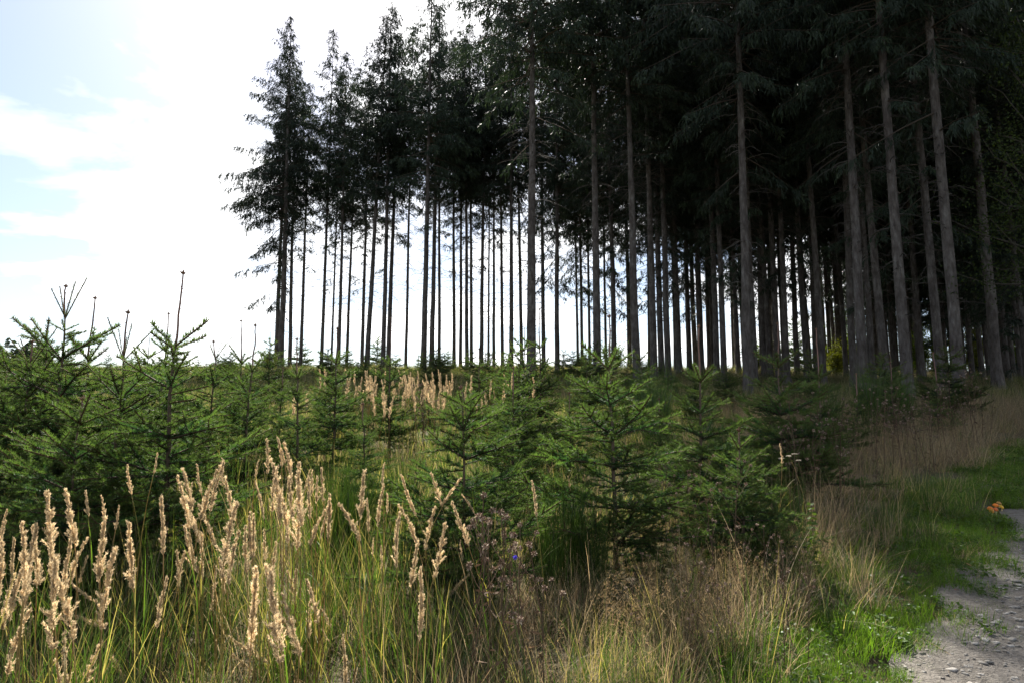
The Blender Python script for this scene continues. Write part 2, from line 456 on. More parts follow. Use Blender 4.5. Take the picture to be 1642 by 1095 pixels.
def crown_mb(seed, H=25.0, base=10.5, rmax=2.3, dens=1.0, droop=1.0, side=None, ragged=0.3):
    rng = np.random.default_rng(seed)
    m = MB()
    P_, D_, L_, W_, C_ = [], [], [], [], []
    z = base - 4.0
    while z < H - 0.15:
        f = max(0.0, (z - base) / (H - base))
        prof = min(1.0, (1 - f) / 0.62) ** 0.85 * (0.62 + 0.38 * min(1, f / 0.22))
        nb = rng.integers(4, 7) if f > 0.12 else rng.integers(2, 5)
        if z < base: nb = int(rng.random() < 0.16 + 0.16 * (z - base + 4))
        for b in range(nb):
            a = rng.uniform(0, 2 * math.pi)
            R = rmax * prof * rng.uniform(1 - 2 * ragged, 1 + ragged) + 0.12
            if side is not None:
                cs = math.cos(a - side)
                R *= 1 + 0.75 * max(0, cs) * (1 - f) ** 0.6
                if f < 0.35 and cs < 0.1: R *= 0.35
            pitch = -0.42 * droop * (1 - f) + 0.65 * f ** 1.5 + rng.normal() * 0.13
            d = np.array((math.cos(a), math.sin(a), 0))
            t = np.linspace(0, 1, 7)
            P = d[None] * (R * t)[:, None]; P[:, 2] = z + R * (math.tan(pitch) * t + 0.10 * np.sin(t * 3) + 0.18 * t ** 3)
            tube(m, P, np.linspace(0.008 + 0.009 * R, 0.004, 7), 3, (.075, .06, .048), mat=1, cap=False)
            nt_ = int(max(5, R * 13.5 * dens))
            tt = rng.uniform(0.16, 1.0, nt_) ** 0.8
            for q in tt:
                p0 = np.array([np.interp(q, t, P[:, k]) for k in range(3)])
                sg = rng.choice((-1, 1)); perp = np.array((-d[1], d[0], 0)) * sg
                l = (0.16 + 0.34 * R / rmax * (1 - 0.55 * q)) * rng.uniform(0.6, 1.35)
                hang = rng.uniform(0.15, 1.3) * droop
                dd = unit(perp * rng.uniform(0.35, 1.0) + d * rng.uniform(0.15, 0.9) + np.array((0, 0, -hang)))
                ns = max(3, int(l * 26))
                s = np.sort(rng.uniform(0, 1, ns))
                pp = p0 + dd * (s * l)[:, None]; pp[:, 2] -= 0.25 * l * s ** 2
                od = unit(dd[None] * 0.75 + rng.normal(size=(ns, 3)) * 0.36 + np.array((0, 0, -0.45 * droop)))
                P_.append(pp); D_.append(od)
                L_.append(rng.uniform(0.12, 0.30, ns)); W_.append(rng.uniform(0.022, 0.044, ns))
                base_c = np.array((.025, .040, .025)) * rng.uniform(0.65, 1.35)
                if q > 0.8 and rng.random() < 0.5: base_c = base_c * np.array((1.4, 1.35, 1.15))
                C_.append(np.tile(base_c, (ns, 1)))
            # tip tuft
        z += rng.uniform(0.20, 0.36) / dens
    ns = 40
    s = rng.uniform(0, 1, ns)
    P_.append(np.stack([np.zeros(ns), np.zeros(ns), H - 0.9 + s * 0.9], 1)); D_.append(unit(rng.normal(size=(ns, 3)) * [1, 1, .4] + [0, 0, .5]))
    L_.append(np.full(ns, .16)); W_.append(np.full(ns, .045)); C_.append(np.tile((.035, .055, .025), (ns, 1)))
    leaves(m, np.concatenate(P_), np.concatenate(D_), np.concatenate(L_), np.concatenate(W_), np.concatenate(C_), rng)
    return m
crown_specs = [dict(seed=1, base=11.6, rmax=1.8, ragged=.36), dict(seed=2, base=11.2, rmax=1.6, ragged=.38), dict(seed=3, base=11.5, rmax=2.2, droop=1.35, ragged=.38), dict(seed=4, base=10.4, rmax=1.7, dens=0.85, ragged=.4),
               dict(seed=5, base=7.2, rmax=1.9, side=math.pi, droop=1.45, ragged=.38), dict(seed=6, base=10.0, rmax=3.2, droop=1.5), dict(seed=7, base=12.5, rmax=1.4, dens=0.9, ragged=.4), dict(seed=8, base=4.2, rmax=2.6, dens=0.95),
               dict(seed=9, base=14.6, rmax=3.2, droop=1.6), dict(seed=10, base=8.4, rmax=2.1, droop=1.2, ragged=.4), dict(seed=11, base=7.6, rmax=1.9, droop=1.1, ragged=.4), dict(seed=12, base=9.2, rmax=2.0, droop=1.3, ragged=.38)]
crown_me = [crown_mb(**k).mesh('spruce_crown', [M_needle_far, M_twig]) for k in crown_specs]

# (trunk centre px, trunk width px, pixel row of the top or None, crown variant or None, distance or None)
TREES = [(442, 8, 75, 0, 46), (449, 10.5, 30, 4, 43), (464.5, 7, 110, 1, 47), (481.5, 6.3, 130, 6, 48), (515, 6.3, 48, 6, 47), (531, 4, 120, 3, 48), (542.5, 6.5, 85, 1, 45), (555, 5.5, 105, 6, 49),
         (580, 6.5, 120, 3, 46), (588, 9, 25, 0, 42), (614, 8.5, 5, 2, 42), (622, 8.5, 60, 1, 44), (650, 5.4, 40, 6, 47), (679, 10.5, -40, 2, 39), (692, 9, 10, 0, 42), (704, 6, 40, 6, 46),
         (728, 6.4, 60, 1, 46), (738, 6, 50, 3, 47), (749, 7, 60, 6, 44), (756, 6, 40, 0, 48), (772, 7.2, 30, 1, 44), (783, 4, 110, 6, 49), (792, 5.5, 60, 3, 47),
         (806, 6, 20, 0, 46), (820, 8, -20, 2, 41), (837, 6.5, 0, 6, 45), (852, 17.5, -190, 8, 24.5), (872, 7.5, -40, 0, 42), (894, 9, None, 1, 38), (927, 4.7, 0, 6, 48), (934, 5.5, -40, 3, 46),
         (946, 5, -30, 6, 48), (958, 14.5, -175, 8, 27), (972, 5, None, 3, 47), (985, 9.6, None, 0, 37), (1023, 15, -150, 8, 26), (1041, 5, None, 6, 46), (1050, 13, -120, 8, 30),
         (1061, 11, None, 0, 34), (1072, 11.5, None, 1, 31), (1090, 10, None, 3, 38), (1107, 9, None, 0, 40), (1126, 9, None, 1, 40), (1138, 8, None, 6, 43), (1150, 12, None, 2, 32),
         (1162, 12, None, 0, 30), (1177, 5.5, None, 6, 47), (1185, 9, None, 3, 39), (1199, 17.5, None, 5, 22.5), (1211, 13, None, 1, 29), (1236, 11, None, 0, 35), (1250, 12, None, 2, 32),
         (1263, 12, None, 1, 31), (1296, 12, None, 0, 33), (1310, 11, None, 3, 35), (1322, 13, None, 2, 29), (1333, 8, None, 6, 42), (1341, 8, None, 0, 44), (1358, 9.5, None, 1, 38),
         (1370, 14, None, 2, 27), (1387, 19, None, 5, 21.5), (1400, 13, None, 0, 29), (1411, 7, None, 6, 42), (1423, 16, None, 1, 25), (1436, 9, None, 3, 37), (1458, 21, None, 2, 20), (1480, 12, None, 0, 31),
         (1512, 17, None, 1, 23), (1541, 22, None, 5, 19.3), (1577, 9.5, None, 0, 33), (1587, 8.5, None, 6, 36), (1597, 8.5, None, 1, 35), (1606, 8.5, None, 3, 37), (1618, 11, None, 2, 31), (1640, 11, None, 0, 30)]
LAND = {442: ('spruce at the left end of the stand, just left of a thicker twin trunk', 'the paired trunks at the left end of the stand'),
        449: ('tall edge spruce with ragged boughs hanging low over the clearing, leftmost pair', 'the leftmost paired trunks'),
        588: ('sturdy spruce whose straight trunk touches a thin leaning trunk near its foot', 'the trunk touched by a thin leaning one'),
        650: ('thin solitary spruce trunk standing alone in a wide gap of bright sky', 'the thin solitary trunk in the bright gap'),
        679: ('stout spruce right of the bright gap, trunk close beside a slightly thinner one', 'the stout trunk beside the bright gap'),
        852: ('thick grey spruce trunk in front at the middle of the stand, boughs drooping high up', 'the thick grey trunk at mid-stand'),
        958: ('thick spruce trunk standing behind the large central young spruce, well in front of its row', 'the thick trunk behind the large central sapling'),
        1023: ('thick dark spruce trunk just right of the large central young spruce', 'the thick dark trunk by the central sapling'),
        1199: ('pale thick spruce trunk in the front row, just left of the big dark sapling', 'the pale front trunk left of the dark sapling'),
        1387: ('pale leaning spruce trunk, third from the right in the front row of the dark stand', 'the pale leaning front trunk before the darkest part'),
        1458: ('pale thick spruce trunk, second from the right in the front row', 'the second pale front trunk from the right'),
        1541: ('thickest spruce trunk of the stand, rightmost of the front row by the dry verge', 'the thickest trunk by the dry verge')}
rt = np.random.default_rng(77)
def ordinals(keys, land, what, fmt='{0}, {1} right of {2}'):
    out = {}; cur = None; n = 0
    for k in keys:
        if k in land: out[k] = land[k][0]; cur = land[k][1]; n = 0
        else: out[k] = fmt.format(what(k), ORD[n], cur); n += 1
    return out
widths = {t[0]: t[1] for t in TREES}
tl = ordinals([t[0] for t in TREES], LAND, lambda k: 'slim distant spruce trunk' if widths[k] < 7 else ('dark spruce trunk' if widths[k] < 11.5 else 'stouter spruce trunk'))
def spruce(loc, label, diam, H, var, bare=True, group='tall spruces of the stand', turn=None):
    t = thing('spruce_tree', label, 'tree', loc, 0, group)
    t.rotation_euler = (rt.normal() * 0.008, rt.normal() * 0.008, 0)
    k = H / 25.0
    rz = rt.uniform(0, 6.28) if turn is None else turn
    obj('trunk', trunk_me[rt.integers(4)], t, (0, 0, 0), (0, 0, rt.uniform(0, 6.28)), (diam / 0.36, diam / 0.36, k))
    w = rt.uniform(0.92, 1.12)
    obj('crown', crown_me[var], t, (0, 0, 0), (0, 0, rz), (w, w, k))
    if bare:
        bt = obj('bare_twigs', bare_me[rt.integers(3)], t, (0, 0, 0), (0, 0, rt.uniform(0, 6.28)), (1, 1, k)); bt['kind'] = 'stuff'
    return t
for px, w, top, var, D in TREES:
    if px > 860 and var in (0, 1, 3, 6): var = 9 + int(px) % 3
    p = base_at(px, D)
    if top is not None:
        H = unproject(px, top, D).z - p.z
    else:
        H = rt.uniform(24.5, 27.5)
    spruce(p, tl[px], w * D / FPX * (0.93 if px < 1100 else 0.84), H, var, turn=0.0 if var == 4 else None)
# the stand goes on to the right of the frame and deeper in
for i in range(52):
    D = rt.uniform(34, 49); px = rt.uniform(1000, 1400) if i < 22 else rt.uniform(1385, 1650)
    spruce(base_at(px, D), 'slim dark spruce standing deep inside the stand behind the front trunks', rt.uniform(0.26, 0.36), rt.uniform(22, 26), int(rt.choice([9, 10, 11])), bare=False, group='spruces deep in the stand')
for i, (px, D) in enumerate(((1560, 34), (1575, 40), (1600, 29), (1626, 36), (1650, 27), (1690, 31), (1665, 41), (1530, 44), (1500, 46), (1405, 49), (1432, 50), (1455, 48), (1478, 50), (1515, 49), (1545, 47), (1570, 50), (1590, 46), (1612, 49), (1635, 45), (1660, 49), (1380, 51))):
    spruce(base_at(px, D), 'low-branched dark spruce closing the view at the right end of the stand', 0.26, rt.uniform(19, 23), 7, bare=False, group='low-branched spruces at the right end')
for x, y in ((17.5, 21), (20.5, 19), (18.5, 26), (22, 24), (24, 30), (27, 22), (26, 36), (30, 30)):
    spruce(Vector((x, y, hz1(x, y))), 'dark spruce beyond the right edge, its boughs closing the view there', 0.4, rt.uniform(24, 27), int(rt.choice([0, 1, 2])), bare=False, group='spruces past the right edge')

# ------------------------------------------------------------------ young spruces
def branch_mb(seed, years, dens=1050, nl=0.018, nw=0.0030, seg=0.13, sub=True, bare=0, thick=1.0):
    rng = np.random.default_rng(seed)
    S = []
    def grow(p, yaw, pit, yrs, ln, depth, rad):
        for y in range(yrs):
            age = yrs - 1 - y
            d = np.array((math.cos(yaw) * math.cos(pit), math.sin(yaw) * math.cos(pit), math.sin(pit)))
            q = p + d * ln * rng.uniform(0.8, 1.15)
            S.append((p, q, max(0.0016, rad * (1 - 0.6 * y / max(1, yrs))), age))
            if depth < 2 and age > 0:
                for sg in (-1, 1):
                    if rng.random() < 0.93:
                        grow(q, yaw + sg * rng.uniform(0.6, 0.95), pit * 0.6 + rng.normal() * 0.18, min(age, 4 - depth), ln * (0.78 if depth == 0 else 0.62), depth + 1, rad * 0.5)
                if rng.random() < 0.4: grow(q, yaw + rng.normal() * 0.4, pit + rng.uniform(0.3, 0.7), 1, ln * 0.55, 2, rad * 0.4)
            if depth < 2 and rng.random() < 0.85:      # side twig halfway
                sg = rng.choice((-1, 1)); mid = p + (q - p) * rng.uniform(0.35, 0.7)
                if age > 0: grow(mid, yaw + sg * rng.uniform(0.6, 1.0), pit * 0.6 + rng.normal() * 0.2, max(1, min(age, 2) - depth), ln * 0.55, 2, rad * 0.4)
            yaw += rng.normal() * 0.09; pit += 0.05 + rng.normal() * 0.06
            p = q
    grow(np.zeros(3), 0.0, 0.0, years, seg, 0, (0.0030 + 0.0011 * years) * thick)
    m = MB()
    PP, DD, CC = [], [], []
    for p, q, r, age in S:
        tube(m, [p, q], [r, r * 0.8], 3, (.10, .068, .040) if age == 0 else (.075, .055, .042), mat=1, cap=False)
        n = int(np.linalg.norm(q - p) * dens * (1.15 if age == 0 else 1.0 if age < 4 else 0.6))
        if age >= 5: n = n // 3
        if bare and age == 0: n = int(n * bare)
        if n < 2: continue
        d = unit(q - p); t = rng.uniform(0, 1, n)
        a = unit(np.cross(d, (0.01, 0.02, 1.0))); b = np.cross(a, d)
        an = rng.uniform(0, 2 * math.pi, n); an = np.where((np.sin(an) < -0.2) & (rng.random(n) < 0.5), -an, an)
        an_r = a[None] * np.cos(an)[:, None] + b[None] * np.sin(an)[:, None]
        ta = rng.uniform(0.75, 1.15, n)[:, None]
        PP.append(p + (q - p) * t[:, None] + an_r * r * 0.8)
        DD.append(d[None] * np.cos(ta) + an_r * np.sin(ta))
        base_c = {0: (.098, .142, .046), 1: (.048, .098, .040), 2: (.034, .073, .034)}.get(age, (.026, .056, .030))
        CC.append(np.array(base_c)[None] * rng.uniform(0.75, 1.25, (n, 1)) * np.array([[1, 1, 1]]))
        if age == 0:   # bud at the tip
            PP.append(np.repeat(q[None], 3, 0)); DD.append(np.repeat(d[None], 3, 0)); CC.append(np.tile((.16, .10, .05), (3, 1)))
    P = np.concatenate(PP)
    needles(m, P, np.concatenate(DD), rng.uniform(nl * 0.75, nl * 1.2, len(P)), nw, np.concatenate(CC), rng)
    m.length = seg * years
    return m
BR, BR_ME, BL = {}, {}, {}
for y in range(1, 7):
    BR_ME[y] = []; BL[y] = []
    for k in range(3):
        b = branch_mb(100 * y + k, y)
        BR_ME[y].append(b.mesh('spruce_branch', [M_needle, M_twig]))
        BL[y].append(branch_mb(100 * y + k + 50, y, dens=210, nl=0.026, nw=0.0075))
bare_shoot = [branch_mb(900 + k, 1, dens=420, nl=0.013, seg=0.3, thick=1.15) for k in range(2)]
bare_shoot_me = [b.mesh('spruce_shoot', [M_needle, M_twig]) for b in bare_shoot]

def stem_mb(rng, H, leader, c=(.115, .085, .062)):
    m = MB(); n = 12
    z = np.linspace(-0.1, H - leader, n)
    x = np.cumsum(rng.normal(size=n) * 0.006); y = np.cumsum(rng.normal(size=n) * 0.006); x -= x[0]; y -= y[0]
    r = np.interp(z, [-0.1, 0, H], [0.030 * H / 2.4, 0.026 * H / 2.4, 0.004])
    tube(m, np.stack([x, y, z], 1), r, 7, c)
    return m, (x, y, z, r)
def leader_mb(rng, L, r=0.0065):
    m = MB(); n = 8
    z = np.linspace(0, L, n)
    x = np.cumsum(rng.normal(size=n) * 0.004); y = np.cumsum(rng.normal(size=n) * 0.004)
    tube(m, np.stack([x, y, z], 1), np.linspace(r, r * 0.6, n), 6, (.20, .125, .105))
    for _ in range(int(L * 22)):       # lateral buds
        q = rng.uniform(0.05, 0.97); a = rng.uniform(0, 6.3); d = np.array((math.cos(a), math.sin(a), 0.7))
        p = np.array((np.interp(q * L, z, x), np.interp(q * L, z, y), q * L))
        tube(m, [p, p + d * 0.007, p + d * 0.012], [0.003, 0.0035, 0.001], 5, (.17, .10, .07))
    for a in range(5):                 # tip buds
        d = np.array((math.cos(a * 1.26), math.sin(a * 1.26), 0.9)) if a else np.array((0, 0, 1.6))
        p = np.array((x[-1], y[-1], L - 0.006))
        tube(m, [p, p + d * 0.011, p + d * 0.022], [0.005, 0.0085, 0.002], 6, (.18, .105, .07))
    k = int(L * 170)
    zz = rng.uniform(0, 1, k) ** 1.4 * L; a = rng.uniform(0, 6.3, k)
    D = unit(np.stack([np.cos(a) * 0.5, np.sin(a) * 0.5, np.ones(k)], 1))
    P = np.stack([np.interp(zz, z, x), np.interp(zz, z, y), zz], 1)
    needles(m, P, D, 0.012, 0.0022, (.085, .12, .04), rng, mat=1)
    return m

def whorl_plan(rng, H, leader, spread=1.0, top_steep=0.0, lowbare=0.0):
    """branches as (z, azimuth, elevation, length, years)"""
    out = []
    z = H - leader; k = 0
    sp = 0.36 * H / 2.4
    while z > 0.12 + lowbare:
        years = min(6, k + 1)
        reach = (0.27 + 0.20 * k - 0.012 * k * k) * H / 2.4 * spread
        el = {0: 0.55, 1: 0.50, 2: 0.36, 3: 0.24}.get(k, 0.12) + top_steep * (0.5 if k == 0 else 0.25 if k == 1 else 0)
        n = rng.integers(4, 7); a0 = rng.uniform(0, 6.3)
        for i in range(n):
            out.append((z + rng.normal() * 0.012, a0 + i * 2 * math.pi / n + rng.normal() * 0.2, el + rng.normal() * 0.10, reach * rng.uniform(0.8, 1.15), years))
        step = sp * rng.uniform(0.75, 1.1)
        for i in range(rng.integers(7, 12)):
            f = rng.uniform(0.12, 0.9)
            out.append((z - step * f, rng.uniform(0, 6.3), el * 0.5 + rng.normal() * 0.15, reach * rng.uniform(0.35, 0.7), max(1, years - 1)))
        z -= step; k += 1
        sp *= 0.97
    return out
def rot_branch(az, el, roll=0.0):
    return Quaternion((0, 0, 1), az) @ Quaternion((0, 1, 0), -el) @ Quaternion((1, 0, 0), roll)

def young_spruce(px, toppy, D, label, seed, spread=1.0, leader=None, steep=0.0, H=None, bare_top=False, group='young spruces in the clearing', foot=None, sparse=1.0):
    rng = np.random.default_rng(seed)
    p = base_at(px, D)
    if H is None:
        H = unproject(px, toppy, D).z - p.z
    tip = unproject(px, toppy, D)
    p.x = tip.x if H is not None else p.x
    p.z = hz1(p.x, p.y)
    L = leader if leader is not None else H * 0.2
    t = thing('young_spruce', label, 'young spruce', p, 0, group)
    sm, (x, y, z, r) = stem_mb(rng, H, L)
    obj('stem', sm.mesh('young_stem', [M_twig], True), t)
    tipx, tipy = x[-1], y[-1]
    obj('leader_shoot', leader_mb(rng, L, 0.0088 * (0.7 + 0.3 * H / 2.4) * (1 + 0.05 * max(0, D - 5))).mesh('leader_shoot', [M_twig, M_needle], True), t, (tipx, tipy, H - L), (rng.normal() * 0.02, rng.normal() * 0.02, 0))
    for (bz, az, el, ln, yr) in whorl_plan(rng, H, L, spread, steep):
        if rng.random() > sparse: continue
        if bare_top and yr == 1 and bz > H - L - 0.06:
            me = bare_shoot_me[rng.integers(2)]; sc = ln * 1.25 / 0.3; el = el + 0.25
        else:
            me = BR_ME[yr][rng.integers(3)]; sc = ln / (0.13 * yr)
        bx, by = np.interp(bz, z, x), np.interp(bz, z, y)
        obj('branch', me, t, (bx, by, bz), rot_branch(az, el, rng.normal() * 0.25), sc)
    return t
NEAR = [  # px, py of the leader's tip, distance, label, options
    (292, 437, 5.0, 'tall young spruce with a long bare leader standing highest above the reed plumes', dict(leader=0.56, spread=1.0)),
    (108, 460, 6.3, 'young spruce with forked bare top shoots like a candelabra, left of centre-left clump', dict(leader=0.30, bare_top=True, steep=0.6, spread=1.15)),
    (156, 478, 6.6, 'young spruce whose thick leader rises right of the candelabra top', dict(leader=0.62, steep=0.3, spread=1.05)),
    (206, 503, 5.5, 'young spruce with a fan of upright shoots, just left of the highest leader', dict(leader=0.38, bare_top=True, steep=0.6, spread=1.05)),
    (52, 548, 6.4, 'dense bushy young spruce at the left edge, low slanting shoots', dict(leader=0.22, bare_top=True, steep=0.5, spread=1.35)),
    (84, 515, 7.2, 'young spruce with a short thin leader, half hidden behind the candelabra top', dict(leader=0.4, steep=0.2, spread=1.0)),
    (130, 640, 4.7, 'low broad young spruce with pale green tips in front of the left clump', dict(leader=0.16, spread=1.5)),
    (8, 592, 8.0, 'broad young spruce cut off by the left picture edge', dict(leader=0.25, spread=1.2)),
    (265, 502, 8.6, 'slender young spruce with a thin leader behind the highest one, on its left', dict(leader=0.5, steep=0.3)),
    (345, 548, 7.6, 'young spruce with two short forked tips, right behind the highest leader', dict(leader=0.2, bare_top=True, steep=0.4)),
    (393, 515, 9.5, 'slim far young spruce with a thin leader just left of a knobbed one', dict(leader=0.6, steep=0.3)),
    (405, 522, 7.4, 'young spruce with a knobbed leader in front of the leftmost tall trunks', dict(leader=0.5, spread=0.9)),
    (484, 545, 7.8, 'upright young spruce below the tall trunks left of the reed plume gap', dict(leader=0.45, spread=0.85, steep=0.3)),
    (541, 528, 8.8, 'dark young spruce standing in line with a distant trunk, feathery top', dict(leader=0.45, spread=1.0)),
    (629, 512, 11.0, 'light green sunlit young spruce with a thin stalk-like leader at the golden plumes', dict(leader=0.75, spread=0.9)),
    (592, 648, 6.6, 'small young spruce poking from the grass between two larger ones', dict(leader=0.2, spread=0.8)),
    (746, 622, 4.9, 'yellowish green young spruce with stout bristly boughs, left of the middle', dict(leader=0.13, spread=1.25)),
    (823, 590, 7.6, 'dull dark young spruce right behind the yellowish one', dict(leader=0.3, spread=1.1)),
    (866, 497, 10.5, 'gaunt young spruce with sparse bare branches before the thick grey trunk', dict(leader=0.6, sparse=0.35)),
    (770, 560, 12.5, 'greyish young spruce between thin trunks, behind the yellowish one', dict(leader=0.35, spread=1.1)),
    (980, 508, 5.6, 'large young spruce with wide rising boughs in the middle of the clearing', dict(leader=0.42, spread=1.15)),
    (1118, 525, 7.0, 'bright tipped young spruce with a slim leader, right of the large central one', dict(leader=0.55, spread=1.05)),
    (1192, 690, 5.6, 'low young spruce showing only pale bough tips beside the big dark one', dict(leader=0.15, spread=1.35)),
    (1245, 520, 8.0, 'big dark bluish young spruce in the shade before the pale trunk', dict(leader=0.5, spread=1.2)),
    (1308, 528, 11.0, 'shaded young spruce with a thin stick-like leader right of the big dark one', dict(leader=0.8, spread=1.0)),
    (1370, 600, 12.5, 'small shaded young spruce at the foot of the leaning pale trunk', dict(leader=0.4)),
    (1428, 582, 13.0, 'shaded young spruce with stiff side shoots between two pale trunks', dict(leader=0.4)),
    (1494, 566, 13.5, 'slim shaded young spruce in front of the trunks, rightmost of all saplings', dict(leader=0.6, spread=0.9)),
    (1060, 640, 10.0, 'dull young spruce half hidden behind the large central one', dict(leader=0.25)),
    (912, 630, 9.2, 'dark young spruce wedged between the gaunt one and the large central one', dict(leader=0.25, spread=1.1)),
    (690, 610, 13.5, 'young spruce behind the brown shrub, below the stout trunks', dict(leader=0.3)),
    (450, 590, 10.5, 'young spruce at the foot of the leftmost tall trunks', dict(leader=0.3)),
]
for i, (px, py, D, label, kw) in enumerate(NEAR):
    young_spruce(px, py, D, label, 500 + i, **kw)

# farther young spruces: one joined crown each
def far_young(seed, H=2.2):
    rng = np.random.default_rng(seed)
    c = MB(); L = 0.38
    sm, (x, y, z, r) = stem_mb(rng, H, 0.01)
    for (bz, az, el, ln, yr) in whorl_plan(rng, H, L, 1.15):
        b = BL[yr][rng.integers(3)]; sc = ln / (0.13 * yr)
        c.merge(b, Matrix.Translation((0, 0, bz)) @ rot_branch(az, el).to_matrix().to_4x4() @ Matrix.Diagonal((sc, sc, sc, 1)))
    return sm.mesh('young_stem', [M_twig], True), c.mesh('young_crown', [M_needle, M_twig])
FARY = [far_young(700 + i) for i in range(5)]
rf = np.random.default_rng(31)
fars = []
tries = 0
while len(fars) < 72 and tries < 6000:
    tries += 1
    D = 8.5 + 38 * rf.random() ** 1.15
    px = rf.uniform(-60, 1560)
    if px > 1150 and D > 19: continue
    if px > 1250 and D < 11: continue
    p = base_at(px, D)
    if path_t(p.x, p.y) > -1.5: continue
    if any((p.x - q[0].x) ** 2 + (p.y - q[0].y) ** 2 < 1.1 + 0.02 * D for q in fars): continue
    if 430 < px < 800 and 13.0 < D < 17: continue
    if 540 < px < 800 and D < 13: continue
    if px > 860 and D < 11.5: continue
    fars.append((p, px, D))
for p, px, D in fars:
    zone = 'left' if px < 430 else 'middle' if px < 900 else 'right'
    if D > 32: lab = 'small far young spruce near the crest among the tall trunks'; g = 'far young spruces near the crest'
    elif zone == 'left': lab = 'young spruce in the thick growth left of the tall stand, behind the big leaders'; g = 'young spruces of the left thicket'
    elif zone == 'middle': lab = 'young spruce on the slope between the golden plumes and the thin trunks'; g = 'young spruces of the middle slope'
    else: lab = 'dark young spruce in the shaded growth at the foot of the right stand'; g = 'young spruces of the shaded right slope'
    t = thing('young_spruce', lab, 'young spruce', p, rf.uniform(0, 6.3), g, rf.uniform(0.55, 1.0) * (0.85 if D > 25 else 1.0))
    s, c = FARY[rf.integers(5)]
    obj('stem', s, t); obj('crown', c, t)
for px, D, H, lab in ((482, 48.5, 2.6, 'small blue-green spruce on the crest between two slim trunks at left'), (604, 48.5, 3.0, 'small dark spruce on the crest, left of the solitary thin trunk'),
                      (1276, 46, 4.2, 'young dark spruce on the crest seen in the bright gap right of centre'), (1352, 46, 5.0, 'taller dark young spruce on the crest behind the right-hand trunks')):
    t = thing('young_spruce', lab, 'young spruce', base_at(px, D), 1.0, 'far young spruces near the crest', H / 2.2)
    s, c = FARY[2]; obj('stem', s, t); obj('crown', c, t)

# ------------------------------------------------------------------ distant wood at the far left
dw = MB(); rd = np.random.default_rng(8)
for i in range(260):
    D = rd.uniform(185, 235); px = rd.uniform(-420, 62) if i > 30 else rd.uniform(30, 66)
    p = base_at(px, D); H = rd.uniform(21, 26); R = H * rd.uniform(0.13, 0.19)
    n = 110
    f = rd.random(n) ** 0.8; a = rd.uniform(0, 6.3, n)
    rr = R * (1 - f) * rd.uniform(0.5, 1.1, n)
    P = np.stack([p.x + np.cos(a) * rr, p.y + np.sin(a) * rr, p.z + H * (0.12 + 0.88 * f)], 1)
    Dn = unit(np.stack([np.cos(a), np.sin(a), np.full(n, -0.4)], 1))
    leaves(dw, P, Dn, 2.0, 1.1, np.tile(np.array((.028, .045, .030)) * rd.uniform(.7, 1.3), (n, 1)), rd)
    tube(dw, [(p.x, p.y, p.z - 1), (p.x, p.y, p.z + H)], [0.25, 0.02], 4, (.06, .05, .04))
tag(obj('distant_wood', dw.mesh('distant_wood', [M_needle_far])), 'dark far-off conifer wood on the skyline at the left edge', 'wood', kind='stuff')

# ------------------------------------------------------------------ leafy shrubs on the crest and behind the stand
def shrub_mb(seed, R=1.0, H=1.6, n=3500, c=(.09, .14, .03), ls=0.07):
    rng = np.random.default_rng(seed)
    m = MB(); w = MB()
    for k in range(22):
        a = rng.uniform(0, 6.3); rr = R * rng.uniform(.2, .9); h = H * rng.uniform(.45, 1)
        top = np.array((math.cos(a) * rr, math.sin(a) * rr, h))
        P = np.stack([top * t * np.array((t, t, 1)) ** 0.6 for t in np.linspace(0, 1, 6)])
        tube(w, P, np.linspace(0.014, 0.003, 6), 4, (.09, .07, .05))
        q = n // 22
        s = rng.uniform(0.25, 1, q)
        pp = np.stack([np.interp(s, np.linspace(0, 1, 6), P[:, i]) for i in range(3)], 1) + rng.normal(size=(q, 3)) * 0.13 * R
        leaves(m, pp, unit(rng.normal(size=(q, 3)) + [0, 0, -.2]), rng.uniform(ls * .6, ls * 1.2, q), ls * 0.55, np.array(c)[None] * rng.uniform(.6, 1.4, (q, 1)), rng)
    return w, m
SHR = [tuple(x.mesh('shrub', [mm]) for x, mm in zip(shrub_mb(s, c=c), (M_twig, M_leaf))) for s, c in ((1, (.10, .15, .03)), (2, (.055, .10, .028)), (3, (.15, .17, .03)))]
for px, D, v, s, lab in ((430, 44, 2, 1.0, 'yellow-green leafy shrub at the foot of the leftmost tall trunks'), (990, 47, 1, 1.5, 'pale leafy shrub on the crest behind the large central sapling'), (930, 48, 1, 0.9, 'low leafy shrub on the crest between two thin trunks'),
                         (1215, 45, 0, 1.7, 'leafy shrub on the crest behind the pale front trunk'), (1340, 40, 2, 1.4, 'sunlit yellow-green shrub between the trunks right of the bright gap'), (1352, 45, 0, 2.0, 'tall leafy shrub behind the right-hand trunks'),
                         (1560, 42, 2, 1.9, 'yellow-green shrub glowing behind the thin trunks near the right edge'), (1597, 44, 2, 2.1, 'sunlit shrub behind the cluster of thin dark trunks at the right edge'), (1632, 38, 0, 1.6, 'leafy shrub cut off by the right picture edge under the trees'),
                         (1480, 44, 0, 2.2, 'dim leafy shrub filling the gap behind the front trunks')):
    t = thing('leafy_shrub', lab, 'shrub', base_at(px, D), rf.uniform(0, 6.3), 'leafy shrubs behind the trunks', s)
    obj('stems', SHR[v][0], t)['kind'] = 'stuff'; obj('foliage', SHR[v][1], t)['kind'] = 'stuff'

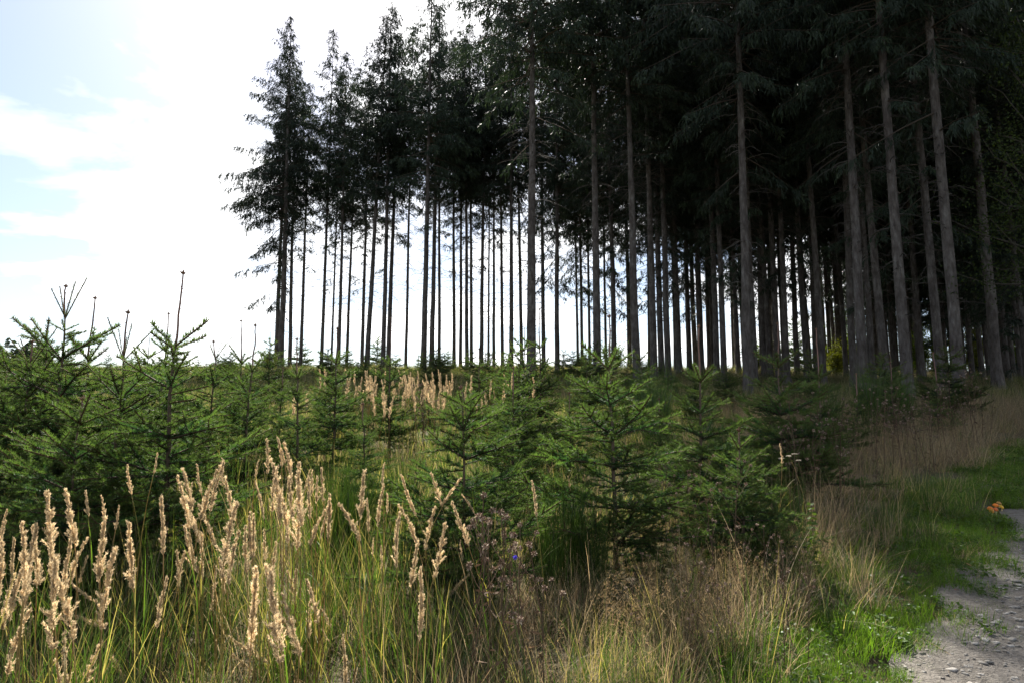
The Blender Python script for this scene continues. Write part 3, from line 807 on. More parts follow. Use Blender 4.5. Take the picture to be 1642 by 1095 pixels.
def broadleaf(loc, label, seed, H=13.0, R=3.4):
    rng = np.random.default_rng(seed)
    t = thing('broadleaf_tree', label, 'tree', loc)
    w = MB(); m = MB()
    z = np.linspace(-.2, H * .8, 12); tube(w, np.stack([np.cumsum(rng.normal(size=12) * .05), np.cumsum(rng.normal(size=12) * .05), z], 1), np.linspace(.16, .03, 12), 9, (.10, .09, .075))
    for k in range(60):
        f = rng.uniform(.3, .98); a = rng.uniform(0, 6.3); rr = R * math.sin(math.pi * min(1, .15 + f * .8)) * rng.uniform(.45, 1.1)
        p0 = np.array((0, 0, H * f * .8)); p3 = np.array((math.cos(a) * rr, math.sin(a) * rr, H * f * .8 + rng.uniform(.2, 2.2)))
        tt = np.linspace(0, 1, 6)[:, None]; P = p0 + (p3 - p0) * tt + rng.normal(size=(6, 3)) * .06
        tube(w, P, np.linspace(.035, .006, 6), 4, (.09, .08, .065))
        n = 190; s = rng.uniform(.3, 1.05, n)
        pp = p0 + (p3 - p0) * s[:, None] + rng.normal(size=(n, 3)) * .30
        leaves(m, pp, unit(rng.normal(size=(n, 3)) + [0, 0, -.5]), rng.uniform(.06, .10, n), .055, np.array((.034, .050, .020))[None] * rng.uniform(.6, 1.4, (n, 1)), rng, fold=.12)
    obj('trunk', w.mesh('broadleaf_trunk', [M_twig], True), t); obj('crown', m.mesh('broadleaf_crown', [M_leaf]), t)
broadleaf(base_at(1725, 18.5), 'leafy broadleaf tree reaching in at the upper right picture edge', 3)
broadleaf(base_at(1690, 30), 'broadleaf tree behind the spruces at the right picture edge', 5, 15, 4)

# ------------------------------------------------------------------ broom bushes
def broom_mb(seed, H=1.1, R=0.35, n=420):
    rng = np.random.default_rng(seed)
    m = MB()
    a = rng.uniform(0, 6.3, n); rr = R * 0.45 * np.sqrt(rng.random(n))
    P = np.stack([np.cos(a) * rr, np.sin(a) * rr, rng.uniform(-0.02, 0.45, n) * H * 0.7], 1)
    L = rng.uniform(0.35, 0.8, n) * H
    az = a + rng.normal(size=n) * 0.6
    c = np.array((.040, .078, .014))[None] * rng.uniform(.6, 1.5, (n, 1))
    blades(m, P, az, L, np.full(n, 0.0042), rng.uniform(0.02, 0.32, n), rng.uniform(-0.1, 0.3, n), c, c * np.array((1.3, 1.2, 1.0)), K=3, rng=rng)
    for k in range(14):
        aa = rng.uniform(0, 6.3); d = np.array((math.cos(aa) * .25, math.sin(aa) * .25, 1))
        tube(m, [np.array((0, 0, -.05)), d * H * 0.3, d * H * 0.6], [0.007, 0.005, 0.003], 4, (.04, .06, .025))
    return m
BROOM = [broom_mb(s).mesh('broom', [M_broom]) for s in range(4)]
for px, D, s, lab in ((905, 5.3, 0.95, 'fine dark green broom bush left of the large central sapling'), (870, 5.0, 0.8, 'upright broom clump next to the brown knapweed'), (950, 5.2, 0.75, 'low broom clump below the boughs of the large central sapling'),
                      (560, 5.6, 1.0, 'dark green broom bush between the reed plumes and the small sapling'), (530, 5.4, 0.85, 'broom clump at the right end of the dense reed plumes'), (645, 6.5, 0.9, 'broom clump behind the drooping reed plumes'),
                      (1055, 11.5, 1.5, 'pale upright broom bush between the two central saplings'), (1035, 13, 1.5, 'tall broom bush at the foot of the thick dark trunks'), (1330, 12.5, 1.2, 'shaded broom bush right of the big dark sapling'), (1395, 14, 1.4, 'shaded broom bush at the foot of the pale leaning trunk'),
                      (1160, 9, 1.0, 'broom clump between the bright tipped and the big dark sapling'), (1450, 14.5, 1.2, 'dim broom bush below the second pale trunk from the right'), (1270, 6.3, 0.7, 'low broom clump in front of the big dark sapling'), (820, 9.5, 1.2, 'dark broom bush behind the dull dark sapling')):
    t = obj('broom_bush', BROOM[rf.integers(4)], None, base_at(px, D), (0, 0, rf.uniform(0, 6.3)), (s, s, s))
    tag(t, lab, 'bush', 'broom bushes')

# ------------------------------------------------------------------ reed-grass plumes
def plume_mb(seed, L=0.25, n=3000):
    rng = np.random.default_rng(seed)
    m = MB()
    bx, by = rng.normal() * 0.03, rng.normal() * 0.03
    loose = rng.uniform(0.8, 1.35); PP, DD, CC = [], [], []
    nb = rng.integers(50, 66)
    for b in range(nb):
        t0 = rng.uniform(0, 0.93); a = rng.uniform(0, 6.3)
        lb = 0.054 * (1 - 0.70 * t0) * rng.uniform(0.5, 1.25) * (0.55 if t0 < 0.06 else 1)
        an = rng.uniform(0.12, 0.48) * loose * (1 - 0.45 * t0)
        d = np.array((math.cos(a) * math.sin(an), math.sin(a) * math.sin(an), math.cos(an)))
        k = int(n / nb * (1.25 - 0.5 * t0)); q = rng.uniform(0.12, 1, k)
        p = np.array((bx * t0 ** 2, by * t0 ** 2, t0 * L)) + d * (q * lb)[:, None] + rng.normal(size=(k, 3)) * 0.0016
        p[:, 2] -= 0.10 * lb * q ** 2
        PP.append(p); DD.append(unit(d[None] + rng.normal(size=(k, 3)) * 0.38))
        CC.append(np.array((.70, .575, .385))[None] * rng.uniform(0.55, 1.2) * rng.uniform(0.75, 1.25, (k, 1)))
    P = np.concatenate(PP); n = len(P)
    leaves(m, P, np.concatenate(DD), rng.uniform(0.0055, 0.0115, n), rng.uniform(0.0012, 0.0024, n), np.concatenate(CC), rng)
    tt = np.linspace(0, 1, 6)
    tube(m, np.stack([bx * tt ** 2, by * tt ** 2, tt * L * 0.97], 1), np.linspace(0.0016, 0.0006, 6), 4, (.40, .30, .17))
    return m
PLUME = [plume_mb(40 + i).mesh('plume', [M_plume]) for i in range(9)]
PL = [(82, 784, 84, 900), (86, 893, 84, 1045), (139, 785, 142, 832), (159, 829, 160, 945), (174, 879, 163, 1012), (203, 830, 214, 949), (109, 862, 102, 956), (52, 842, 37, 971), (65, 838, 59, 941), (26, 897, 15, 997),
      (33, 975, 10, 1085), (4, 816, 2, 870), (5, 867, -2, 960), (107, 937, 159, 967), (44, 985, 42, 1045), (260, 793, 262, 890), (294, 760, 304, 850), (306, 771, 305, 815), (342, 742, 322, 834), (300, 795, 322, 875),
      (322, 853, 325, 930), (296, 842, 310, 915), (292, 882, 285, 941), (351, 734, 358, 780), (355, 766, 381, 842), (360, 805, 357, 930), (373, 845, 366, 941), (346, 904, 344, 945), (392, 819, 405, 897), (414, 769, 423, 834),
      (425, 845, 425, 900), (447, 731, 449, 834), (438, 745, 436, 823), (447, 699, 457, 745), (465, 705, 467, 780), (460, 780, 462, 875), (471, 742, 484, 845), (481, 768, 477, 882), (494, 762, 497, 834), (516, 749, 519, 805),
      (507, 762, 508, 812), (516, 808, 497, 875), (534, 788, 527, 853), (442, 868, 433, 935), (411, 899, 401, 1052), (431, 912, 449, 1067), (444, 953, 484, 1052), (366, 1023, 430, 1062), (496, 923, 510, 1001), (516, 971, 531, 1005),
      (466, 912, 473, 970), (263, 923, 251, 1008), (159, 1025, 129, 1110), (168, 1023, 200, 1095), (98, 1013, 107, 1110), (470, 1063, 477, 1130), (557, 1020, 553, 1110), (137, 890, 128, 935), (168, 793, 167, 838), (192, 808, 185, 850),
      (200, 745, 211, 793), (255, 725, 246, 760), (413, 735, 409, 765), (18, 860, 20, 930), (12, 920, 5, 1010),
      (583, 753, 577, 841), (554, 801, 577, 869), (590, 797, 591, 853), (608, 775, 606, 847), (612, 741, 614, 781), (624, 789, 620, 825), (638, 763, 669, 829), (648, 803, 669, 873), (687, 811, 683, 883), (629, 819, 636, 911),
      (665, 865, 659, 950), (685, 911, 671, 1030), (723, 841, 695, 928), (753, 915, 713, 962), (695, 757, 709, 812), (737, 763, 711, 808), (727, 801, 751, 875), (743, 789, 762, 825), (855, 769, 861, 829), (612, 873, 612, 915),
      (597, 860, 598, 895), (914, 761, 914, 792), (954, 885, 953, 912), (1254, 711, 1254, 744), (735, 865, 742, 900)]
rp = np.random.default_rng(63)
for q in list(PL):          # the dense clusters hold more plumes than stand clear of each other
    d = (0 <= q[0] < 120) or (280 <= q[0] < 400) or (430 <= q[0] < 545)
    if d and rp.random() < 0.75:
        ox, oy = rp.normal() * 13, rp.uniform(-12, 40); k = rp.uniform(.75, 1.05)
        PL.append((q[0] + ox, q[1] + oy, q[0] + ox + (q[2] - q[0]) * k + rp.normal() * 6, q[1] + oy + (q[3] - q[1]) * k))
PL.sort()
pl_land = {4: ('reed plume cut by the left picture edge, topmost there', 'the plume cut by the left edge'), 82: ('tall greyish reed plume standing highest of the left edge group', 'the tall greyish plume near the left edge'),
           203: ('thick upright reed plume alone before the dark sapling boughs at left', 'the thick plume alone before the dark boughs'), 300: ('long slanting reed plume below the bare leader of the highest sapling', 'the long slanting plume below the highest sapling'),
           411: ('large near reed plume leaning slightly right, left of two big ones at the bottom', 'the large near plume at the bottom'), 465: ('pointed reed plume at the very top of the dense cluster', 'the pointed topmost plume of the dense cluster'),
           554: ('small reed plume leaning left at the start of the sparse group', 'the small plume leaning left'), 629: ('thick straight golden reed plume before the yellowish sapling', 'the thick straight golden plume'),
           753: ('reed plume bent far over to the right, low in the grass', 'the plume bent far to the right'), 855: ('lone slender reed plume above the brown seed heads', 'the lone slender plume above the brown seed heads')}
keys = []
for q in PL:
    k = q[0]
    while k in keys: k += 0.01
    keys.append(k)
pl_lab = ordinals(keys, pl_land, lambda k: 'tan feathery reed plume', '{0}, {1} tip to the right of {2}')
def stalk(root, tip_w, base_w, label, mi, L, group, leafn=2):
    """root: ground point; base_w/tip_w: world points of the plume's ends"""
    t = thing('reed_grass', label, 'grass plume', root, 0, group)
    b = base_w - root; ax = (tip_w - base_w).normalized()
    n = 8; tt = np.linspace(0, 1, n)
    p0 = np.zeros(3); p3 = np.array(b); p1 = np.array((0, 0, b.z * 0.45)); p2 = p3 - np.array(ax) * b.length * 0.3
    P = ((1 - tt) ** 3)[:, None] * p0 + (3 * (1 - tt) ** 2 * tt)[:, None] * p1 + (3 * (1 - tt) * tt ** 2)[:, None] * p2 + (tt ** 3)[:, None] * p3
    m = MB(); g = rp.uniform(0, 1)
    c = np.array((.20, .20, .07)) * (1 - g) + np.array((.34, .25, .13)) * g
    tube(m, P, np.linspace(0.0026, 0.0016, n), 5, c)
    obj('stem', m.mesh('reed_stem', [M_dry], True), t)
    q = Vector((0, 0, 1)).rotation_difference(ax) @ Quaternion((0, 0, 1), rp.uniform(0, 6.3))
    obj('plume', PLUME[mi], t, b, q, (L / 0.25) * Vector((1, 1, 1)) if L < 0.25 else (min(1.25, L / 0.25), min(1.25, L / 0.25), L / 0.25))
    for k in range(leafn):
        f = rp.uniform(0.1, 0.65); i = int(f * (n - 1))
        lm = MB(); cc = np.array((.09, .14, .03)) if rp.random() < 0.6 else np.array((.30, .24, .10))
        blades(lm, np.array([P[i]]), np.array([rp.uniform(0, 6.3)]), np.array([rp.uniform(0.2, 0.45)]), np.array([0.006]), np.array([rp.uniform(0.1, 0.4)]), np.array([rp.uniform(0.3, 1.6)]), cc[None], cc[None] * 1.2, K=5)
        obj('leaf', lm.mesh('reed_leaf', [M_grass]), t)
    return t
for (tx, ty, bx, by), k in zip(PL, keys):
    ln = math.hypot(tx - bx, ty - by)
    L0 = rp.uniform(0.215, 0.275) if ln < 140 else 0.27
    D = min(3.7 if tx < 560 else 4.2 if tx < 800 else 5.5, max(1.6, L0 * FPX / ln))
    tw = unproject(tx, ty, D); bw = unproject(bx, by, D + rp.normal() * 0.02)
    L = (tw - bw).length
    ax = (tw - bw).normalized()
    rx = bw.x - ax.x * 0.35 + rp.normal() * 0.03; ry = bw.y - ax.y * 0.2 + rp.normal() * 0.05
    root = Vector((rx, ry, hz1(rx, ry) - 0.01))
    stalk(root, tw, bw, pl_lab[k], int(rp.integers(9)), L, 'reed plumes in the foreground')
# far golden plumes on the slope
for i in range(95):
    px = rp.uniform(415, 850) if i % 3 == 0 else rp.uniform(560, 720); D = rp.uniform(8.6, 12.0)
    p = base_at(px, D); h = rp.uniform(0.85, 1.2)
    lx, ly = rp.normal() * 0.08, rp.normal() * 0.08; b = p + Vector((lx, ly, h)); tip = b + Vector((lx * .3 + rp.normal() * .015, ly * .3 + rp.normal() * .015, 0.24))
    stalk(p, tip, b, 'small sunlit golden reed plume in the band on the slope below the thin trunks', int(rp.integers(9)), (tip - b).length * 1.25, 'golden plumes on the slope', 1)

# ------------------------------------------------------------------ dried weeds
def weed_parts(seed, H=0.9, nh=7):
    rng = np.random.default_rng(seed)
    st = MB(); heads = []
    n = 7; tt = np.linspace(0, 1, n)
    x = np.cumsum(rng.normal(size=n) * 0.012); y = np.cumsum(rng.normal(size=n) * 0.012); x -= x[0]; y -= y[0]
    P = np.stack([x, y, tt * H], 1)
    c = (.12, .082, .055)
    tube(st, P, np.linspace(0.0038, 0.0018, n), 5, c)
    heads.append(P[-1])
    for k in range(nh - 1):
        f = rng.uniform(0.5, 0.95); p = np.array([np.interp(f, tt, P[:, i]) for i in range(3)])
        a = rng.uniform(0, 6.3); L = rng.uniform(0.08, 0.26) * H
        d = np.array((math.cos(a) * 0.55, math.sin(a) * 0.55, 0.9))
        e = p + d * L
        tube(st, [p, p + d * L * 0.5 + [0, 0, -0.01], e], [0.0022, 0.0017, 0.0014], 4, c)
        heads.append(e)
    k = 16; f = rng.uniform(0.05, 0.8, k)      # withered leaves
    pp = np.stack([np.interp(f, tt, P[:, i]) for i in range(3)], 1); a = rng.uniform(0, 6.3, k)
    leaves(st, pp, unit(np.stack([np.cos(a), np.sin(a), rng.uniform(-1.2, 0.4, k)], 1)), rng.uniform(0.03, 0.08, k), 0.010, np.array((.10, .065, .042))[None] * rng.uniform(.6, 1.4, (k, 1)), rng)
    return st, heads
def head_mb(seed):
    rng = np.random.default_rng(seed)
    m = MB(); n = 46
    d = unit(rng.normal(size=(n, 3)) + [0, 0, .15])
    c = np.where(rng.random((n, 1)) < 0.3, np.array([[.46, .38, .30]]), np.array([[.15, .10, .075]])) * rng.uniform(.7, 1.3, (n, 1))
    leaves(m, d * 0.003, d, rng.uniform(0.008, 0.014, n), 0.0055, c, rng)
    return m
HEAD = [head_mb(i).mesh('seed_head', [M_weed]) for i in range(4)]
WEED = []
for i in range(6):
    s, h = weed_parts(300 + i, nh=5 + i % 4)
    WEED.append((s.mesh('weed_stem', [M_weed]), h))
rw = np.random.default_rng(91)
def weed(px, D, h, label, v, group):
    t = thing('dried_weed', label, 'dried weed', base_at(px, D), rw.uniform(0, 6.3), group, h / 0.9)
    t.rotation_euler = (rw.normal() * 0.07, rw.normal() * 0.07, rw.uniform(0, 6.3))
    s, hd = WEED[v]
    obj('stem', s, t)
    for p in hd: obj('seed_head', HEAD[rw.integers(4)], t, p, (rw.normal() * 0.3, rw.normal() * 0.3, rw.uniform(0, 6.3)), rw.uniform(0.85, 1.25))
for i, px in enumerate((752, 768, 783, 800, 812, 828, 842, 858, 870)):
    weed(px + rw.normal() * 3, rw.uniform(2.9, 3.6), rw.uniform(0.85, 1.12), 'brown knapweed with round seed heads in the cluster below the lone plume', i % 6, 'brown knapweeds below the lone plume')
for i in range(18):
    weed(rw.uniform(985, 1310), rw.uniform(3.4, 5.0), rw.uniform(0.45, 0.75), 'short dark brown weed stalk standing in the pale dry grass of the lower right', i % 6, 'dark weed stalks in the dry grass')
for i in range(46):
    px = rw.uniform(1270, 1590); D = 6.3 + (px - 1270) / 320 * 5 + rw.uniform(-0.8, 2.8)
    p = base_at(px, D)
    if path_t(p.x, p.y) > -1.0: continue
    weed(px, D, rw.uniform(0.8, 1.35), 'withered brown weed in the tall tangle along the shaded verge below the front trunks', i % 6, 'withered weeds along the shaded verge')
for i in range(10):
    weed(rw.uniform(1040, 1240), rw.uniform(5.0, 6.2), rw.uniform(0.7, 1.0), 'brown weed with clustered heads in front of the bright tipped sapling', i % 6, 'weeds before the bright tipped sapling')
for i in range(9):
    weed(rw.uniform(668, 712), rw.uniform(10.2, 11), rw.uniform(1.0, 1.3), 'dark brown bushy weed in the dark clump right of the golden plumes', i % 6, 'dark weed clump by the golden plumes')

# blue flower
fp = unproject(826, 893, 3.1); fr = Vector((fp.x + 0.03, 3.12, hz1(fp.x, 3.12)))
t = thing('blue_flower', 'single small violet-blue wildflower low among the brown knapweeds', 'flower', fr)
fm = MB(); tube(fm, [(0, 0, 0), (0.01, 0, (fp.z - fr.z) * 0.5), fp - fr], [0.0022, 0.0018, 0.0014], 5, (.07, .10, .03))
obj('stem', fm.mesh('flower_stem', [M_grass]), t)
fm = MB(); rr_ = np.random.default_rng(4)
d = unit(rr_.normal(size=(34, 3)) * [1, 1, .7] + [0, -.2, .2]); leaves(fm, d * 0.002, d, 0.011, 0.005, np.tile((.06, .04, .42), (34, 1)), rr_)
obj('petals', fm.mesh('petals', [M_petal]), t, fp - fr)['kind'] = 'stuff'
# white umbels and a pale green leafy weed by the dark sapling
for px, py, D in ((1253, 735, 5.9), (1265, 731, 6.0), (1274, 728, 6.05), (1281, 738, 5.9)):
    tp = unproject(px, py, D); rt_ = Vector((tp.x + rw.normal() * .05, D + rw.normal() * .05, 0)); rt_.z = hz1(rt_.x, rt_.y)
    t = thing('yarrow', {1253: 'leftmost white yarrow head under the lone small plume by the dark sapling', 1265: 'greyish faded yarrow head second from left by the dark sapling', 1274: 'topmost white yarrow head by the dark sapling', 1281: 'rightmost white yarrow head by the dark sapling'}[px], 'flower', rt_, 0, 'yarrow by the dark sapling')
    fm = MB(); tube(fm, [(0, 0, 0), (0, 0.01, (tp.z - rt_.z) * .6), tp - rt_], [.003, .0024, .0018], 5, (.12, .11, .06)); obj('stem', fm.mesh('yarrow_stem', [M_dry]), t)
    fm = MB(); n = 60; a = rr_.uniform(0, 6.3, n); r_ = 0.022 * np.sqrt(rr_.random(n))
    leaves(fm, np.stack([np.cos(a) * r_, np.sin(a) * r_, .006 - r_ * .2], 1), unit(rr_.normal(size=(n, 3)) + [0, 0, .8]), .008, .006, np.tile((.50, .47, .41), (n, 1)) * rr_.uniform(.7, 1.1, (n, 1)), rr_)
    obj('flower_head', fm.mesh('yarrow_head', [M_plume]), t, tp - rt_)
lp = base_at(1308, 5.4)
t = thing('nettle', 'pale yellow-green leafy nettle right of the white yarrow heads', 'weed', lp)
fm = MB(); n = 60; f = np.repeat(np.linspace(.12, .62, 15), 4); a = np.tile(np.arange(4) * math.pi / 2, 15) + np.repeat(np.arange(15) % 2 * .78, 4)
leaves(fm, np.stack([0 * f, 0 * f, f], 1), unit(np.stack([np.cos(a), np.sin(a), np.full(n, -.35)], 1)), .075 * (1.15 - f), .035, np.array((.085, .13, .035))[None] * rr_.uniform(.7, 1.2, (n, 1)), rr_)
obj('foliage', fm.mesh('nettle_leaves', [M_leaf]), t)['kind'] = 'stuff'
fm = MB(); tube(fm, [(0, 0, 0), (0, 0, .65)], [.004, .002], 5, (.12, .13, .05)); obj('stem', fm.mesh('nettle_stem', [M_grass]), t)

# ------------------------------------------------------------------ mushrooms on the verge
def mush(px, py, D, size, tilt, colr, label):
    p = base_at(px, D)
    t = thing('mushroom', label, 'mushroom', p, 0, 'orange mushrooms on the verge')
    h = max(0.04, unproject(px, py, D).z - p.z)
    m = MB(); prof = [(0.0, 1.0), (0.42, 0.93), (0.75, 0.68), (0.96, 0.30), (1.0, 0.06), (0.9, 0.0), (0.25, 0.10)]
    k = 14; a = np.arange(k) / k * 2 * math.pi
    V = []; 
    for r, z in prof: V.append(np.stack([np.cos(a) * r * size * (1 + .05 * np.sin(3 * a)), np.sin(a) * r * size, np.full(k, z * size * 0.75)], 1))
    V = np.concatenate(V); F = []
    for q in range(len(prof) - 1):
        for i in range(k):
            j = (i + 1) % k; F += [[q * k + i, (q + 1) * k + j, q * k + j], [q * k + i, (q + 1) * k + i, (q + 1) * k + j]]
    cc = np.array(colr)[None] * np.random.default_rng(int(px)).uniform(.8, 1.2, (len(V), 1))
    m.add(V, F, 0, cc)
    obj('cap', m.mesh('mushroom_cap', [M_cap], True), t, (0, 0, h - size * .4), (tilt[0], tilt[1], 0))
    m = MB(); tube(m, [(0, 0, -.02), (0.004, 0, h * .5), (0, 0, h - size * .2)], [size * .34, size * .26, size * .24], 9, (.55, .42, .22)); obj('stalk', m.mesh('mushroom_stalk', [M_cap], True), t)
mush(1588, 819, 7.75, .030, (.5, -.3), (.78, .20, .008), 'orange mushroom at the left end of the verge cluster, upper one')
mush(1590, 825, 7.65, .030, (.7, -.1), (.72, .27, .012), 'ochre mushroom lowest at the left of the verge cluster')
mush(1597, 823, 7.72, .028, (.6, .2), (.68, .13, .02), 'reddish orange mushroom in the middle of the verge cluster, low')
mush(1597, 815, 7.9, .034, (.4, 0), (.80, .21, .008), 'large orange mushroom topmost in the verge cluster')
mush(1602, 815, 8.0, .030, (.3, .3), (.48, .26, .05), 'brownish mushroom behind the large orange one on its right')
mush(1606, 820, 7.85, .027, (.6, .4), (.70, .40, .02), 'yellow mushroom at the right end of the verge cluster')

# straws, fallen leaves
def straw(p0, p1, r, label):
    a = unproject_ground(*p0); b = unproject_ground(*p1)
    mid = (a + b) / 2 + Vector((0.01, 0.01, 0.012))
    m = MB(); tube(m, [a + Vector((0, 0, .012)), mid, b + Vector((0, 0, .014))], [r, r, r * .6], 5, (.46, .36, .24))
    o = obj('straw', m.mesh('straw', [M_dry])); tag(o, label, 'straw', 'straws on the path')
def unproject_ground(px, py):
    lo, hi = 1.0, 60.0
    for _ in range(50):
        D = (lo + hi) / 2; q = unproject(px, py, D)
        if q.z > hz1(q.x, q.y): lo = D
        else: hi = D
    return unproject(px, py, (lo + hi) / 2)
straw((1480, 1026), (1549, 1070), .0035, 'long dry straw lying aslant on the gravel at the path edge')
straw((1516, 1066), (1522, 1082), .004, 'short pale straw piece lying below the long one on the gravel')
rl = np.random.default_rng(17)
leafm = []
for i in range(3):
    m = MB(); leaves(m, np.zeros((1, 3)), np.array([[1.0, 0, 0.1]]), .05, .03, np.array([[(.28, .10, .04), (.22, .13, .06), (.30, .16, .09)][i]]), rl, side=np.array([[0, 1.0, 0.1]]), fold=.15); leafm.append(m.mesh('fallen_leaf', [M_weed]))
for i, (px, py, lab) in enumerate(((1503, 975, 'red-brown fallen leaf at the grass edge of the path, nearest of the leaves'), (1560, 914, 'brown fallen leaf farther up the grass edge of the path'), (1498, 918, 'pinkish fallen leaf in the green verge grass'), (1538, 952, 'dull brown leaf lying where grass meets gravel'))):
    q = unproject_ground(px, py); o = obj('fallen_leaf', leafm[i % 3], None, q + Vector((0, 0, .03)), (rl.normal() * .2, rl.normal() * .2, rl.uniform(0, 6)), 1.1)
    tag(o, lab, 'leaf', 'fallen leaves by the path')
for px, lab in ((670, 'thin grey wooden stake on the crest right of the solitary thin trunk'), (712, 'thin wooden stake on the crest among the slim trunks')):
    p = base_at(px, 48); m = MB(); tube(m, [(0, 0, -.2), (0.01, 0, .5), (0.02, 0, 1.15)], [.035, .033, .03], 6, (.22, .19, .15)); tag(obj('stake', m.mesh('stake', [M_twig]), None, p), lab, 'stake', 'stakes on the crest')

# ------------------------------------------------------------------ grasses: geometry-node scatters of small tufts (nobody could count them)
def src(name, mb, mat):
    return bpy.data.objects.new(name, mb.mesh(name, [mat]))
def scatter(name, label, pts, yaw, tilt, sc, sources, cat='grass'):
    me = bpy.data.meshes.new(name)
    n = len(pts)
    me.vertices.add(n); me.vertices.foreach_set('co', np.asarray(pts, np.float32).ravel())
    a = me.attributes.new('rot', 'FLOAT_VECTOR', 'POINT'); a.data.foreach_set('vector', np.stack([tilt[:, 0], tilt[:, 1], yaw], 1).astype(np.float32).ravel())
    a = me.attributes.new('sc', 'FLOAT', 'POINT'); a.data.foreach_set('value', sc.astype(np.float32))
    a = me.attributes.new('pick', 'INT', 'POINT'); a.data.foreach_set('value', np.random.default_rng(n).integers(0, len(sources), n).astype(np.int32))
    me.update()
    o = obj(name, me)
    ng = bpy.data.node_groups.new(name, 'GeometryNodeTree')
    ng.interface.new_socket('Geometry', in_out='INPUT', socket_type='NodeSocketGeometry')
    ng.interface.new_socket('Geometry', in_out='OUTPUT', socket_type='NodeSocketGeometry')
    gi = ng.nodes.new('NodeGroupInput'); go = ng.nodes.new('NodeGroupOutput')
    iop = ng.nodes.new('GeometryNodeInstanceOnPoints'); jn = ng.nodes.new('GeometryNodeJoinGeometry')
    for s in sources:
        oi = ng.nodes.new('GeometryNodeObjectInfo'); oi.inputs['Object'].default_value = s
        g2 = ng.nodes.new('GeometryNodeGeometryToInstance')
        ng.links.new(oi.outputs['Geometry'], g2.inputs[0]); ng.links.new(g2.outputs[0], jn.inputs[0])
    def attr(nm, ty):
        k = ng.nodes.new('GeometryNodeInputNamedAttribute'); k.data_type = ty; k.inputs['Name'].default_value = nm
        return k.outputs['Attribute']
    e2r = ng.nodes.new('FunctionNodeEulerToRotation')
    ng.links.new(attr('rot', 'FLOAT_VECTOR'), e2r.inputs[0])
    ng.links.new(gi.outputs[0], iop.inputs['Points']); ng.links.new(jn.outputs[0], iop.inputs['Instance'])
    iop.inputs['Pick Instance'].default_value = True
    ng.links.new(attr('pick', 'INT'), iop.inputs['Instance Index'])
    ng.links.new(e2r.outputs[0], iop.inputs['Rotation']); ng.links.new(attr('sc', 'FLOAT'), iop.inputs['Scale'])
    ng.links.new(iop.outputs[0], go.inputs[0])
    md = o.modifiers.new('scatter', 'NODES'); md.node_group = ng
    return tag(o, label, cat, kind='stuff')
def tuft(seed, n, R, L, W, lean, curv, cols, tips, K=4):
    rng = np.random.default_rng(seed)
    m = MB()
    a = rng.uniform(0, 6.3, n); r = R * np.sqrt(rng.random(n))
    P = np.stack([np.cos(a) * r, np.sin(a) * r, np.full(n, -0.02)], 1)
    ci = rng.integers(len(cols), size=n); j = rng.uniform(.7, 1.3, (n, 1))
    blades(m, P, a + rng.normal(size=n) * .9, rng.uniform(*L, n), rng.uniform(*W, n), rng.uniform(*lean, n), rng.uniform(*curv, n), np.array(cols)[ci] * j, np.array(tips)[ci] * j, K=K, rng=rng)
    return m
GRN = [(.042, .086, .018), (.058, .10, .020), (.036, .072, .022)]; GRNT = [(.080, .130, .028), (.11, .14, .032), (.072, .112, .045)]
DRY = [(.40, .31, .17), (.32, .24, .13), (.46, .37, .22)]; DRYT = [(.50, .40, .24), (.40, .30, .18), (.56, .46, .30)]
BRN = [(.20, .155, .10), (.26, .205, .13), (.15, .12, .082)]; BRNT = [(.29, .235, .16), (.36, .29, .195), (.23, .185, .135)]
def mbs(base, *a): return [tuft(base + k, *a) for k in range(5)]
T_tall = mbs(0, 30, .11, (.45, .95), (.003, .0065), (.02, .26), (.15, 1.2), GRN + GRN + [DRY[1]], GRNT + GRNT + [DRYT[1]], 5)
T_verge = mbs(20, 46, .075, (.05, .13), (.0022, .004), (.05, .6), (.1, 1.1), [(.085, .165, .018), (.11, .185, .02), (.07, .14, .02)], [(.14, .23, .028), (.17, .24, .03), (.115, .19, .03)], 3)
T_mid = mbs(30, 32, .10, (.16, .46), (.0026, .0052), (.05, .5), (.2, 1.2), GRN + DRY[:1], GRNT + DRYT[:1], 4)
T_dry = mbs(40, 34, .10, (.18, .55), (.002, .004), (.05, .7), (.1, 1.5), DRY + BRN + BRN[:1], DRYT + BRNT + BRNT[:1], 4)
T_brown = mbs(50, 22, .13, (.40, .95), (.0022, .0042), (.02, .40), (.05, .9), BRN + DRY[1:2], BRNT + DRYT[1:2], 4)
T_thatch = mbs(60, 40, .16, (.10, .38), (.003, .006), (.6, 1.4), (.1, .9), BRN + DRY[:1] + GRN[:1], BRNT + DRYT[:1] + GRNT[:1], 3)
def wisp(seed):
    rng = np.random.default_rng(seed)
    m = tuft(seed, 16, .08, (.22, .42), (.0014, .0022), (.02, .45), (.1, .6), DRY, DRYT, 3)
    for i in range(16):
        a = rng.uniform(0, 6.3); r = .15 * rng.random() ** .5; h = rng.uniform(.22, .42); n = 30
        s = rng.uniform(0, 1, n); an = rng.uniform(0, 6.3, n); w = .045 * (1 - s) + .008
        P = np.stack([math.cos(a) * r + np.cos(an) * w * rng.random(n), math.sin(a) * r + np.sin(an) * w * rng.random(n), h + s * .12], 1)
        needles(m, P, unit(rng.normal(size=(n, 3)) * [.6, .6, .4] + [0, 0, .6]), rng.uniform(.008, .020, n), .0018, np.array((.36, .265, .15))[None] * rng.uniform(.7, 1.3, (n, 1)), rng)
    return m
T_wisp = [wisp(70 + k) for k in range(4)]
